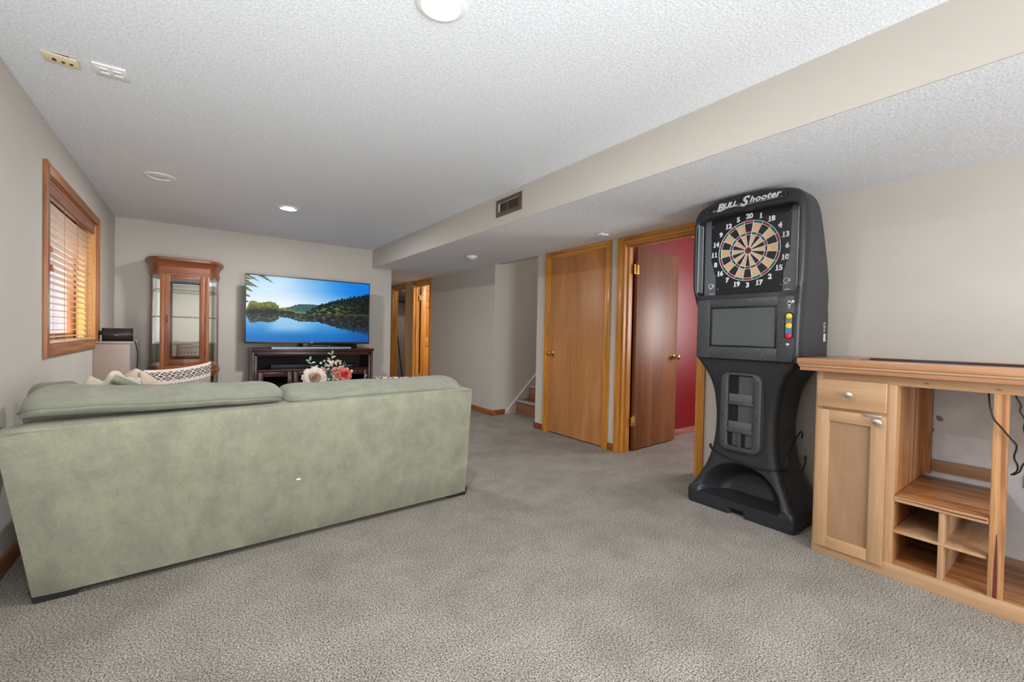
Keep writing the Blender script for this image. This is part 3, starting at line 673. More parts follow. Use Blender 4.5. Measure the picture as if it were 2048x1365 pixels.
def petal(b, c, az, tilt, L, W, curl):
    M = Matrix.Translation(c) @ Matrix.Rotation(az, 4, 'Z') @ Matrix.Rotation(-tilt, 4, 'Y')
    def f(u, v):
        a = 2*u-1; w = W*math.sin(PI*min(0.94, 0.12+0.80*v))**0.7
        return M @ Vector((-curl*v*v*L*0.6+0.25*abs(a)**2*w+0.006*math.sin(a*5)*v, a*w, v*L))
    b.grid(6, 6, f)
def bloom(name, c, r, cols, face=Vector((0, -1, 0.35))):
    obs = []
    layers = ((6, 0.15, 0.75), (8, 0.55, 0.95), (9, 0.95, 1.05), (9, 1.3, 1.1))
    Q = face.normalized().to_track_quat('Z', 'Y').to_matrix().to_4x4()
    b = MB()
    for li, (n, tl, s) in enumerate(layers):
        b.mi = min(li, len(cols)-1)
        for k in range(n): petal(b, (0, 0, 0), 2*PI*k/n+li*0.4+random.uniform(-.15, .15), tl+random.uniform(-.12, .12), r*s, r*0.52, -0.35 if li < 2 else 0.25)
    b.bm.transform(Matrix.Translation(c) @ Q); return b.build(name, cols, va, angle=80)
pk = [plain(n, c, 0.7, var=0.03) for n, c in (('petal_blush', S(242, 196, 172)), ('petal_cream', S(246, 228, 212)), ('petal_white', S(248, 240, 232)), ('petal_pale', S(240, 226, 222)))]
ck = [plain(n, c, 0.7, var=0.05) for n, c in (('petal_hot', S(242, 116, 148)), ('petal_coral', S(244, 136, 128)), ('petal_orange', S(242, 138, 112)))]
sk = [plain(n, c, 0.7, var=0.05) for n, c in (('petal_salmon', S(234, 152, 140)), ('petal_salmon2', S(240, 172, 156)))]
part(bloom('bloom', Vector((fx-0.13, fy-0.08, 0.715)), 0.095, pk), 'large cream rose')
part(bloom('bloom', Vector((fx+0.130, fy-0.06, 0.735)), 0.06, ck), 'coral pink rose')
for dx, dz, r in ((-0.055, 0.775, 0.030), (0.055, 0.775, 0.034)): part(bloom('bloom', Vector((fx+dx, fy-0.05, dz)), r, sk), 'small salmon rosebud')
LEAF = [plain('eucalyptus_leaf', S(150, 172, 156), 0.6, var=0.12), plain('green_leaf', S(58, 100, 66), 0.55, var=0.15), plain('teal_leaf', S(90, 160, 152), 0.5, var=0.1)]
def leaf(b, p, d, L, W, up=Vector((0, -0.6, 0.8))):
    d = Vector(d).normalized(); s = d.cross(up).normalized(); n = s.cross(d)
    def f(u, v): a = 2*u-1; return Vector(p)+d*(v*L)+s*(a*W*math.sin(PI*v)**0.8*0.5)+n*(0.12*L*math.sin(PI*v)-0.1*abs(a)*W)
    b.grid(5, 8, f)
def spray(tip, mid, nl, L, mat, name):
    base = Vector((fx, fy, 0.59)); pts = catmull([base, mid, tip], 8); b = MB(); b.mi = 1; b.tube(pts, 0.0022, 5); b.mi = 0
    for k in range(nl):
        t = 0.45+0.55*k/(nl-1); q = pts[min(len(pts)-1, int(t*(len(pts)-1)))]; a = random.uniform(-.4, .4)
        leaf(b, q, ((1 if k % 2 else -1)*0.9, -0.3+a, 0.5+a), L*random.uniform(.8, 1.1), L*0.5)
    leaf(b, pts[-1], (0.2, -0.1, 1), L, L*0.45)
    return b.build(name, [mat, LEAF[1]], va, angle=80)
spray(Vector((fx-0.155, fy-0.02, 0.865)), Vector((fx-0.09, fy, 0.76)), 7, 0.045, LEAF[0], 'leaf_spray')
spray(Vector((fx+0.035, fy, 0.915)), Vector((fx+0.015, fy, 0.76)), 7, 0.045, LEAF[0], 'leaf_spray')
spray(Vector((fx-0.03, fy-0.03, 0.80)), Vector((fx-0.01, fy-0.02, 0.70)), 5, 0.055, LEAF[2], 'leaf_spray')
spray(Vector((fx+0.09, fy-0.02, 0.84)), Vector((fx+0.04, fy, 0.72)), 6, 0.035, LEAF[0], 'leaf_spray')
for dx, dz in ((-0.02, 0.69), (0.05, 0.68), (0.11, 0.68), (-0.09, 0.67), (0.0, 0.74)):
    b = MB()
    for k in range(6): leaf(b, (fx+dx, fy-0.03, dz), (math.cos(k*1.05), -0.5, math.sin(k*1.05)), 0.06, 0.035)
    b.build('green_leaves', LEAF[1], va, angle=80)
BERRY = [plain('blossom_peach', S(232, 188, 160), 0.7, var=0.1), plain('blossom_white', S(240, 228, 216), 0.7)]
for cx, cz, n, sp in ((0.01, 0.845, 20, 0.045), (0.045, 0.70, 16, 0.04), (0.10, 0.80, 7, 0.03)):
    b = MB(); b.mi = 0
    for k in range(n):
        q = Vector((fx+cx+random.gauss(0, sp*0.6), fy-0.07+random.uniform(-.02, .02), cz+random.gauss(0, sp*0.5))); b.mi = k % 2
        for j in range(4): leaf(b, q, (math.cos(j*1.57+k), -0.5, math.sin(j*1.57+k)), 0.014, 0.011)
    b.build('blossom_cluster', BERRY, va, angle=80)
for tx, tz in ((0.205, 0.765), (0.165, 0.785), (0.14, 0.86), (0.15, 0.84)):
    b = MB(); b.mi = 1; b.tube(catmull([(fx, fy, 0.60), (fx+tx*0.6, fy-0.02, 0.72), (fx+tx, fy-0.03, tz)], 6), 0.0016, 5); b.mi = 0
    if tz < 0.8: b.ball((fx+tx, fy-0.03, tz), 0.012, 0.012, 0.014, 8, 6)
    b.build('stem', [BERRY[1], LEAF[0]], va, angle=80)

# ------------------------------------------------------------------ television stand
x0, x1, yf, yb_, zt = 0.54, 1.94, 5.80, 6.255, 0.905
tv = thing('tv_stand', 'dark espresso television stand with glass doors against the far wall', 'tv stand', ((x0+x1)/2, yf, 0))
b = MB(); b.box(x0-0.012, x1+0.012, yf-0.02, yb_, zt-0.022, zt, 0.004); b.box(x0-0.004, x1+0.004, yf-0.012, yb_, zt-0.036, zt-0.020, 0.003); b.build('top', ESPR['X'], tv)
for a, s in ((x0, 1), (x1, -1)):
    b = MB(); b.box(a, a+s*0.035, yf+0.01, yb_, 0.0, zt-0.03); b.box(a, a+s*0.02, yf-0.006, yf+0.02, 0, zt-0.03, 0.003); b.box(a+s*0.018, a+s*0.055, yf, yf+0.02, 0.08, zt-0.05, 0.006); b.build('side_panel', ESPR['Z'], tv)
b = MB(); b.box(x0+0.02, x1-0.02, yf, yf+0.02, zt-0.085, zt-0.035, 0.006); b.box(x0+0.03, x1-0.03, yf+0.006, yb_-0.01, 0.632, 0.652, 0.003); b.box(x0+0.02, x1-0.02, yf+0.006, yb_-0.01, 0.06, 0.10); b.box(x0+0.02, x1-0.02, yf+0.03, yb_-0.02, 0.0, 0.06)
b.build('shelf', ESPR['X'], tv)
bx(x0+0.02, x1-0.02, yb_-0.012, yb_, 0.02, zt-0.03).build('back_panel', plain('dark_back', S(22, 17, 17), 0.6), tv)
dg = thin_glass('smoked_glass', (0.22, 0.22, 0.24, 1), 0.05)
for a, c in ((x0+0.058, 0.965), (0.975, 1.505), (1.515, x1-0.058)):
    b = MB(); w = 0.055
    b.box(a, a+w, yf-0.002, yf+0.018, 0.105, 0.628, 0.003); b.box(c-w, c, yf-0.002, yf+0.018, 0.105, 0.628, 0.003); b.box(a+w, c-w, yf-0.002, yf+0.018, 0.57, 0.628, 0.003); b.box(a+w, c-w, yf-0.002, yf+0.018, 0.105, 0.165, 0.003)
    d = b.build('door', ESPR['Z'], tv)
    bx(a+w-0.005, c-w+0.005, yf+0.006, yf+0.010, 0.16, 0.575).build('door_glass', dg, d)
    bx(c-w+0.02, c-w+0.03, yf-0.016, yf-0.002, 0.52, 0.56, r=0.002).build('handle', NICKEL, d)
# devices
t = thing('soundbar', 'slim dark soundbar lying on the open shelf of the stand', 'soundbar', (0.98, 6.0, 0.652))
bx(0.74, 1.34, 5.92, 6.03, 0.6525, 0.705, r=0.008).build('body', plain('slate_plastic', S(30, 36, 46), 0.4), t); bx(0.745, 0.90, 5.925, 5.985, 0.7045, 0.7075, r=0.001).build('display', plain('slate_light', S(70, 74, 84), 0.3), t)
t = thing('media_player', 'small black media box on the open shelf behind the coral rose', 'media player', (1.73, 6.0, 0.652))
bx(1.60, 1.80, 5.93, 6.08, 0.6525, 0.69, r=0.004).build('body', BLACKP, t); bx(1.66, 1.70, 5.928, 5.931, 0.668, 0.672).build('indicator', SILVER, t)
t = thing('cable_box', 'black cable box behind the television foot on the stand', 'cable box', (1.45, 6.12, zt))
bx(1.10, 1.81, 6.08, 6.20, zt+0.0005, zt+0.052, r=0.005).build('body', BLACKP, t)
for x in (1.36, 1.44, 1.46, 1.76): b = MB(); b.box(x, x+0.012, 6.078, 6.081, zt+0.02, zt+0.027); b.build('indicator', SILVER, t)

# ------------------------------------------------------------------ television
Y = 5.945
tvo = thing('television', 'large flat television showing a blue lake and forest', 'television', (1.2, Y, zt))
ax0, ax1, az0, az1 = 0.474, 1.932, 0.966, 1.788
b = MB(); b.box(ax0, ax1, Y, Y+0.035, az0, az1, 0.004); b.box(ax0+0.15, ax1-0.15, Y+0.03, Y+0.07, az0+0.08, az1-0.2, 0.02); b.build('housing', BLACKP, tvo)
b = MB()
for a, c, e, f in ((ax0, ax1, az1-0.011, az1+0.001), (ax0, ax1, az0-0.001, az0+0.020), (ax0-0.001, ax0+0.010, az0, az1), (ax1-0.010, ax1+0.001, az0, az1)): b.box(a, c, Y-0.006, Y+0.006, e, f, 0.002)
bz = b.build('bezel', TVGL, tvo)
bx(1.185, 1.222, Y-0.0068, Y-0.0055, az0+0.006, az0+0.013).build('badge', SILVER, bz)
def fb(x, y, o=4):
    s = 0; a = 0.5
    for i in range(o): s += a*nz(x*2**i, y*2**i, i*7.3); a *= 0.5
    return s
def pic(u, v):
    hz = lerp(0.435, 0.452, sm(0, 0.35, u)) if u < 0.35 else lerp(0.452, 0.452, u)
    hz += 0.0
    def sky(u, v):
        w = sm(0.25, 1.0, u*0.95+(v-0.5)*0.25); base = mix3((206, 232, 250), (8, 122, 222), w); low = mix3((236, 244, 248), (120, 190, 236), sm(0.3, 1, u))
        c = mix3(low, base, sm(0.5, 0.85, v)); k = fb(u*3, v*6)*26*(1-w*0.6); tl = sm(0.35, 0, u)*sm(0.8, 1, v)
        c = mix3(c, (150, 206, 246), tl*0.7); return (c[0]+k, c[1]+k*0.6, c[2]+k*0.3)
    def land(u, v):
        # v at or above the shoreline; None when sky
        if u < 0.36:
            top = hz+0.145*sm(0, 0.06, u+0.02)*sm(0.37, 0.16, u)+0.02+0.05*fb(u*14, 1)+0.02*fb(u*60, 2)
            if u > 0.24: top = max(hz+0.012, hz+0.11-0.4*(u-0.2)+0.05*fb(u*22, 3))*1.0
            if v < top:
                h = (v-hz)/max(0.02, top-hz); n = 0.5+fb(u*34, v*34)
                c = mix3((26, 24, 12), mix3((74, 84, 24), (150, 158, 62), n), sm(0.1, 0.75, h+0.2*(n-0.5))); return c
        t2 = hz+0.045+0.075*sm(0.27, 0.42, u)*sm(0.8, 0.5, u)+0.022*fb(u*16, 5)+0.016*fb(u*70, 9)+0.03*sm(0.2, 0.28, u)
        ff = max(0, (u-0.54)/0.46)**0.8; top = hz+0.125*sm(0.40, 0.56, u)+0.235*ff+0.03*fb(u*22, 8)
        sp = 0.055*(1-abs(((u*34+1.2*nz(u*9, 2)) % 1)-0.5)*2)*(0.5+0.8*nz(u*31, 6))*(0.45+ff)
        if u > 0.45 and v < top+sp:
            h = (v-hz)/max(0.02, top-hz); n = 0.5+fb(u*26, v*30); k = sm(0.47, 0.70, n)*sm(0.85, 0.45, h)*sm(0.98, 0.60, u)
            c = mix3((6, 16, 18), (34, 56, 46), sm(0.25, 0.8, n)); c = mix3(c, (120, 134, 42), k*0.9); c = mix3(c, (8, 14, 10), sm(0.7, 1.0, u)*0.5)
            if h < 0.08: c = mix3((88, 84, 30), c, 0.4)
            return c
        if 0.22 < u and v < t2:
            n = 0.5+fb(u*40, v*40); c = mix3((38, 78, 84), (70, 112, 104), n); c = mix3((110, 126, 74), c, sm(hz+0.01, hz+0.05, v)); return c
        return None
    if v >= hz:
        c = land(u, v) or sky(u, v)
        for (bx0, by0, dx, dy, ln) in ((0.0, 1.0, 0.10, -0.10, 1), (0.0, 0.90, 0.10, -0.10, 1), (0.0, 0.86, 0.06, -0.04, 1), (0.105, 1.0, 0.10, -0.11, 1), (0.0, 0.80, 0.05, -0.06, 1), (0.0, 0.69, 0.035, -0.02, 1), (0, .6, .02, -.01, 1), (0.0, 0.95, 0.05, -0.02, 1)):
            t = ((u-bx0)*dx+(v-by0)*dy)/(dx*dx+dy*dy)
            if -0.1 < t < 1:
                ds = abs((u-bx0)*dy-(v-by0)*dx)/math.hypot(dx, dy)
                if ds < 0.022*(1-t)*(0.5+1.5*abs(nz(u*120, v*120))): c = mix3((48, 50, 18), (170, 140, 60), 0.5+fb(u*50, v*50))
        return c
    d = hz-v; n = fb(u*26, v*130); rv = hz+d*1.15+0.02*n
    w = mix3((112, 184, 234), (14, 112, 190), sm(0.02, 0.42, d)); w = mix3(w, (170, 214, 240), sm(0.2, 0.05, abs(d-0.16))*sm(0.1, 0.25, u)*sm(0.6, 0.35, u)*0.7)
    w = mix3(w, (10, 70, 150), sm(0.6, 1, u)*0.6)
    l = land(u+0.012*n, min(0.999, rv)) if d < 0.4 else None
    if l is not None:
        k = sm(0.50, 0.05, d-0.10*n); l2 = mix3(l, (58, 48, 28), 0.55); w = mix3(w, (l2[0]*0.7, l2[1]*0.65, l2[2]*0.6), min(1, k*1.2)*(1 if n > -0.18 else 0.45))
    return w
NU, NV = 330, 186
SCR = vcol('screen_picture', 0.3, 0.52)
def colf(u, v): return tuple(lin(max(0, min(255, c))/255) for c in pic(u, v))
b = MB(); b.grid(NU, NV, lambda u, v: (lerp(ax0+0.009, ax1-0.009, u), Y-0.003, lerp(az0+0.019, az1-0.010, v)), colf)
b.build('screen', SCR, tvo, fixn=False)
b = MB(); b.box(1.10, 1.20, Y+0.0, Y+0.05, zt+0.015, az0+0.01, 0.004); b.build('neck', TVGL, tvo)
b = MB(); P = [(0.735, Y+0.06), (1.70, Y+0.06), (1.66, Y-0.12), (0.74, Y-0.12)]
b.prism(P, lambda u, v, d: (u, v, d), zt+0.0005, zt+0.018); b.build('stand_foot', SILVER, tvo)
# ------------------------------------------------------------------ curio cabinet
cx, cyb = -0.085, 6.255
cu = thing('display_cabinet', 'cherry wood curio cabinet with curved glass sides and a mirrored back', 'display cabinet', (cx, 6.08, 0))
CF, CH, CD = 0.213, 0.312, 0.355
def plan(g, n=10, fl=0.0):
    # plan outline from back right, round the front, to back left; g grows it outward
    out = []; F, Hh, D = CF, CH+g, CD+g
    for k in range(n+1):
        a = PI/2*k/n; out.append((cx+F+(Hh-F)*math.cos(a), cyb-D*math.sin(a)))
    return out+[(2*cx-x, y) for x, y in reversed(out)]
def planring(g, z): return [Vector((x, y, z)) for x, y in plan(g)]
def plan_loft(name, levels, mat, parent=cu):
    b = MB(); b.loft([planring(g, z) for z, g in levels]); return b.build(name, mat, parent)
plan_loft('cornice', [(1.700, 0.004), (1.722, 0.004), (1.724, 0.012), (1.738, 0.012), (1.742, 0.006), (1.790, 0.006), (1.798, 0.012), (1.822, 0.020), (1.846, 0.038), (1.852, 0.046), (1.876, 0.048), (1.882, 0.044)], CHERRY['X'])
bm_ = plan_loft('waist_moulding', [(0.600, 0.004), (0.628, 0.006), (0.640, 0.018), (0.662, 0.020), (0.672, 0.008), (0.715, 0.006), (0.722, 0.0)], CHERRY['X'])
plan_loft('base', [(0.03, 0.016), (0.10, 0.016), (0.12, 0.004), (0.17, 0.002)], CHERRY['X'])
for x in (cx-0.20, cx+0.20):
    for y in (5.96, 6.2): bx(x-0.03, x+0.03, y-0.03, y+0.03, 0, 0.035, r=0.004).build('foot', CHERRY['Z'], cu)
yF = cyb-CD
for x in (cx-CF+0.0175, cx+CF-0.0175): bx(x-0.019, x+0.019, yF-0.003, yF+0.02, 0.16, 1.705, r=0.004).build('stile', CHERRY['Z'], cu)
for x in (cx-CH+0.010, cx+CH-0.010): bx(x-0.010, x+0.010, cyb-0.02, cyb, 0.16, 1.705, r=0.003).build('rear_post', CHERRY['Z'], cu)
bx(cx-CH+0.02, cx+CH-0.02, cyb-0.010, cyb-0.006, 0.17, 1.703).build('mirror_back', MIRROR, cu)
for sgn in (1, -1):
    b = MB(); pts = []
    for k in range(13):
        a = PI/2*k/12; pts.append((cx+sgn*(CF+0.002+(CH-CF-0.008)*math.cos(a)), cyb-0.012-(CD-0.018)*math.sin(a)))
    ring = lambda z, o: [Vector((x+sgn*o*(1-k/12), y-o*(k/12), z)) for k, (x, y) in enumerate(pts)]
    for z0, z1 in ((0.17, 0.602), (0.715, 1.702)): b.loft([ring(z0, 0)+ring(z0, -0.004)[::-1], ring(z1, 0)+ring(z1, -0.004)[::-1]])
    b.build('curved_glass', GLASS, cu)
for z in (1.545, 1.254, 0.955):
    b = MB(); b.loft([[Vector((cx+(x-cx)*0.95, cyb-0.014+(y-cyb)*0.93, q)) for x, y in plan(-0.006)] for q in (z-0.003, z+0.003)]); s_ = b.build('glass_shelf', GLASSG, cu)
    b = MB(); b.tube([Vector((cx+(x-cx)*0.953, cyb-0.014+(y-cyb)*0.934, z)) for x, y in plan(-0.006)], 0.0028, 6); b.build('shelf_edge', GLASSE, s_)
    for x in (cx-CH+0.03, cx+CH-0.03): b = MB(); b.box(x-0.006, x+0.006, cyb-0.03, cyb-0.01, z-0.012, z-0.0035); b.build('shelf_clip', DBRASS, s_)
for x in (cx-CH+0.014, cx+CH-0.014): b = MB(); b.box(x-0.004, x+0.004, cyb-0.024, cyb-0.018, 0.73, 1.69); b.build('shelf_track', DBRASS, cu)
dr = MB(); da, db = cx-0.176, cx+0.176
dr.box(da, da+0.046, yF-0.006, yF+0.016, 0.725, 1.700, 0.004); dr.box(db-0.046, db, yF-0.006, yF+0.016, 0.725, 1.700, 0.004)
dr.box(da+0.044, db-0.044, yF-0.006, yF+0.016, 1.660, 1.700, 0.004); dr.box(da+0.044, db-0.044, yF-0.006, yF+0.016, 0.725, 0.79, 0.004)
dr = dr.build('door', CHERRY['Z'], cu)
bx(da+0.04, db-0.04, yF+0.003, yF+0.007, 0.78, 1.67).build('door_glass', GLASS, dr)
b = MB(); b.box(da+0.015, da+0.029, yF-0.0085, yF-0.005, 1.185, 1.262, 0.002); b.lathe([(0, 0), (0.004, 0), (0.008, 0.012), (0.007, 0.018), (0, 0.019)], Matrix.Translation((da+0.022, yF-0.008, 1.225)) @ Matrix.Rotation(PI/2, 4, 'X'), 14); b.build('escutcheon', DBRASS, dr)
for z in (1.62, 1.24, 0.85): bx(db-0.003, db+0.006, yF-0.010, yF-0.003, z-0.03, z+0.03, r=0.002).build('hinge', DBRASS, dr)
bx(cx-0.17, cx+0.17, yF, yF+0.016, 0.17, 0.605, r=0.004).build('lower_door', CHERRY['Z'], cu)

# ------------------------------------------------------------------ box unit and portable speaker
bu = thing('storage_unit', 'tall grey laminate storage unit under the portable speaker', 'storage unit', (-0.575, 5.5, 0))
b = MB(); b.box(-0.695, -0.462, 5.085, 5.96, 0.0, 0.985, 0.002); b.build('carcass', BOXS, bu)
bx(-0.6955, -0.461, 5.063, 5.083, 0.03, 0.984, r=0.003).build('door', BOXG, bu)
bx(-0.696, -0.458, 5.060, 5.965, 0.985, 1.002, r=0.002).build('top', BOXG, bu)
ps = thing('portable_speaker', 'black barrel shaped portable speaker on the grey storage unit', 'speaker', (-0.555, 5.24, 1.002))
Mx = Matrix.Translation((-0.557, 5.235, 1.062)) @ Matrix.Rotation(math.radians(4), 4, 'Z') @ Matrix.Rotation(PI/2, 4, 'Y')
b = MB(); b.lathe([(0.040, -0.100), (0.054, -0.098), (0.058, -0.088), (0.058, 0.088), (0.054, 0.098), (0.040, 0.100)], Mx, 36); b.build('body', plain('brown_black_shell', S(40, 32, 32), 0.35), ps)
for s in (-1, 1):
    b = MB(); b.lathe([(0, 0.099), (0.030, 0.096), (0.044, 0.098), (0.059, 0.103), (0.060, 0.088), (0.0585, 0.086)], Mx @ Matrix.Scale(s, 4, (0, 0, 1)), 36); b.build('end_ring', BLACKP, ps)
b = MB(); b.box(-0.625, -0.48, 5.20, 5.27, 1.0025, 1.012, 0.003); b.build('base', BLACKM, ps)
bx(-0.578, -0.548, 5.174, 5.178, 1.052, 1.062, r=0.001).build('badge', plain('badge_grey', S(120, 112, 112), 0.4), ps)
b = MB(); b.lathe([(0, 0), (0.018, 0), (0.018, 0.018), (0.012, 0.022), (0, 0.022)], Matrix.Translation((-0.664, 5.23, 1.075)) @ Matrix.Rotation(-PI/2, 4, 'Y'), 18); b.build('carry_loop', BLACKP, ps)
b = MB(); b.tube([(-0.662, 5.245, 1.03), (-0.667, 5.26, 1.16), (-0.677, 5.27, 1.33)], [0.0028, 0.0024, 0.0018], 6); part(b.build('antenna', plain('antenna_metal', S(190, 178, 166), 0.35, 0.6), ps), 'thin pale telescopic antenna')
cd = MB(); cd.tube(catmull([(-0.50, 5.265, 1.008), (-0.455, 5.30, 1.008), (-0.447, 5.36, 0.975), (-0.435, 5.40, 0.88), (-0.440, 5.42, 0.74), (-0.446, 5.43, 0.5), (-0.448, 5.45, 0.05)], 8), 0.0042, 6); tag(cd.build('power_cord', RUBBER), 'black cord from the portable speaker hanging beside the grey unit', 'cord')

# ------------------------------------------------------------------ utility room
t = thing('broom', 'black handled broom leaning in the utility doorway', 'broom', (3.62, 8.87, 0))
b = MB(); b.tube([(3.62, 8.88, 0.10), (3.622, 9.20, 1.05)], 0.012, 8); b.build('handle', BLACKP, t)
b = MB(); b.box(3.53, 3.71, 8.84, 8.90, 0.08, 0.13, 0.01); b.box(3.52, 3.72, 8.845, 8.895, 0.0, 0.09, 0.004); b.build('head', BLACKM, t)
t = thing('overhead_cabinet', 'dark wall cabinet high in the utility room', 'cabinet', (3.95, 9.14, 1.80))
bx(3.49, 4.45, 9.01, 9.299, 1.79, 2.03, r=0.004).build('body', plain('dark_cabinet', S(38, 26, 22), 0.6), t); bx(3.50, 4.44, 8.99, 9.009, 1.80, 2.02, r=0.003).build('door', plain('dark_cabinet_door', S(30, 20, 18), 0.6), t)

# ------------------------------------------------------------------ dart machine
dm = thing('dart_machine', 'tall black electronic dart machine with a glossy dartboard head', 'dart machine', (2.80, 1.352, 0), math.radians(-90))
def polar(poly, c, n):
    out = []; m = len(poly)
    for k in range(n):
        a = -PI/2+2*PI*k/n; d = Vector((math.cos(a), math.sin(a))); best = None
        for i in range(m):
            p, q = Vector(poly[i]), Vector(poly[(i+1) % m]); e = q-p; w = p-Vector(c); den = d.x*e.y-d.y*e.x
            if abs(den) < 1e-12: continue
            t = (w.x*e.y-w.y*e.x)/den; s = (w.x*d.y-w.y*d.x)/den
            if t > 0 and -1e-6 <= s <= 1+1e-6 and (best is None or t > best): best = t
        out.append(Vector(c)+d*best)
    return out
def inset(P, d):
    n = len(P); out = []
    for i in range(n):
        t = (P[(i+1) % n]-P[i-1]).normalized(); out.append(P[i]+Vector((-t.y, t.x))*d)
    return out
half = [(0.324, 0.985), (0.324, 1.10), (0.325, 1.25), (0.328, 1.34), (0.340, 1.42), (0.349, 1.50), (0.352, 1.62), (0.352, 1.78), (0.349, 1.90), (0.343, 1.955), (0.327, 1.995), (0.298, 2.025), (0.25, 2.045), (0.17, 2.059), (0.085, 2.066), (0, 2.068)]
OUT = half+[(-x, z) for x, z in reversed(half[:-1])]
c0 = (0, 1.60); NP = 176
RO = polar(OUT, c0, NP)
def rrect(x0, x1, z0, z1, r, n=6):
    o = []
    for (cx_, cz_, a0) in ((x1-r, z0+r, -PI/2), (x1-r, z1-r, 0), (x0+r, z1-r, PI/2), (x0+r, z0+r, PI)):
        for k in range(n+1): a = a0+PI/2*k/n; o.append((cx_+r*math.cos(a), cz_+r*math.sin(a)))
    return o
archh = [(0.300, 1.428), (0.312, 1.45), (0.314, 1.90), (0.305, 1.928), (0.28, 1.945), (0.15, 1.957), (0, 1.962)]
HOLE = archh+[(-x, z) for x, z in reversed(archh[:-1])]
RH = polar(HOLE, c0, NP)
def bk(z): return interp([(0.98, 0.48), (1.25, 0.48), (1.30, 0.475), (2.0, 0.205), (2.07, 0.17)], z)
def fr(z): return interp([(0.98, 0.032), (1.34, 0.032), (1.40, 0.020), (1.47, 0.002), (1.9, 0.0), (2.07, 0.0)], z)
ring3 = lambda P, yf: [Vector((p.x, yf(p.y), p.y)) for p in P]
b = MB(); rings = []
b.loft([ring3(inset(RO, 0.012), lambda z: bk(z)), ring3(inset(RO, 0.003), lambda z: bk(z)-0.008), ring3(RO, lambda z: bk(z)-0.022), ring3(RO, lambda z: fr(z)+0.055)], True, True, False)
b.build('side_shell', MACHS, dm, local=True, angle=50)
b = MB()
b.loft([ring3(RO, lambda z: fr(z)+0.055), ring3(inset(RO, 0.001), lambda z: fr(z)+0.036), ring3(inset(RO, 0.006), lambda z: fr(z)+0.018), ring3(inset(RO, 0.014), lambda z: fr(z)+0.006), ring3(inset(RO, 0.025), lambda z: fr(z)+0.0), ring3(inset(RH, -0.008), lambda z: fr(z)+0.0), ring3(inset(RH, -0.002), lambda z: fr(z)+0.003), ring3(RH, lambda z: fr(z)+0.010), ring3(RH, lambda z: 0.082)], True, False, False)
b.build('front_bezel', MACHD, dm, local=True, angle=50)
# board panel and side panels
yb0 = 0.075
b = MB(); b.loft([ring3(inset(RH, -0.006), lambda z: yb0), ring3(inset(RH, -0.006), lambda z: yb0+0.01)])
bp = b.build('board_panel', plain('board_black', S(20, 21, 24), 0.3), dm, local=True)
def pmap(y): return lambda u, v, d: Vector((u, y+d, v))
for s in (1, -1):
    P = [(-0.290, 1.945), (-0.252, 1.945), (-0.246, 1.668), (-0.213, 1.556), (-0.210, 1.432), (-0.288, 1.432)]
    b = MB(); b.prism([(s*x, z) for x, z in P], pmap(yb0-0.006), 0, 0.006); sp = b.build('side_trim_panel', GREYPL, dm, local=True)
    b = MB(); oc = s*0.236; M0 = lambda u, v: Vector((oc+u, yb0-0.0072, 1.497+v))
    b.tube([M0(0.017*math.cos(a)-0.004, 0.019*math.sin(a)*0.8) for a in [0.6+i*0.28 for i in range(16)]], 0.0016, 5)
    b.tube([M0(x, z) for x, z in ((-0.016, -0.014), (-0.008, -0.022), (0.006, -0.013), (0.012, -0.004), (-0.002, -0.004))], 0.0014, 5)
    b.text('3S', 0.016, Matrix.Translation((oc+0.010, yb0-0.0068, 1.498)) @ Matrix.Rotation(PI/2, 4, 'X'), 0.0004, 0.0006)
    b.box(oc-0.017, oc+0.017, yb0-0.0074, yb0-0.006, 1.441, 1.4445); b.box(oc-0.004, oc+0.006, yb0-0.0074, yb0-0.006, 1.444, 1.447)
    b.build('logo', plain('logo_white_%d' % s, S(222, 224, 228), 0.4), sp, local=True)
    b = MB(); b.box(s*0.3125, s*0.3075, 0.014, 0.072, 1.455, 1.925, 0.0015); st_ = b.build('light_strip', ACRY, dm, local=True)
    b = MB(); b.box(s*0.3085, s*0.3065, 0.012, 0.016, 1.453, 1.927); b.box(s*0.3085, s*0.3065, 0.070, 0.074, 1.453, 1.927); part(b.build('strip_edge', plain('bright_edge_%d' % s, S(200, 202, 205), 0.3), st_, local=True), 'bright edge of the clear strip')
# dartboard
bc = (0.001, 1.709); RB = 0.194
DB = [plain('seg_black', S(16, 18, 26), 0.55), plain('seg_beige', S(206, 170, 132), 0.6), plain('seg_red', S(118, 32, 38), 0.55), plain('seg_green', S(12, 84, 78), 0.55), plain('bull_dot', S(14, 12, 12), 0.6)]
b = MB()
def sector(r0, r1, a0, a1, mi, y0=yb0-0.006, n=6):
    b.mi = mi; P = [(bc[0]+r1*math.sin(lerp(a0, a1, k/n)), bc[1]+r1*math.cos(lerp(a0, a1, k/n))) for k in range(n+1)]+[(bc[0]+r0*math.sin(lerp(a1, a0, k/n)), bc[1]+r0*math.cos(lerp(a1, a0, k/n))) for k in range(n+1)]
    b.prism(P, pmap(y0), 0, 0.006)
for k in range(20):
    a0, a1 = (k-0.5)*PI/10, (k+0.5)*PI/10; e = k % 2
    sector(0.108*RB, 0.525*RB, a0, a1, e); sector(0.525*RB, 0.61*RB, a0, a1, 2+e); sector(0.61*RB, 0.905*RB, a0, a1, e); sector(0.905*RB, 0.985*RB, a0, a1, 2+e)
    sector(0.001, 0.108*RB, a0, a1, 2, yb0-0.007)
b.mi = 4; b.lathe([(0, 0), (0.034*RB, 0)], Matrix.Translation((bc[0], yb0-0.0076, bc[1])) @ Matrix.Rotation(PI/2, 4, 'X'), 16)
bd = b.build('dartboard', DB, dm, local=True)
b = MB()
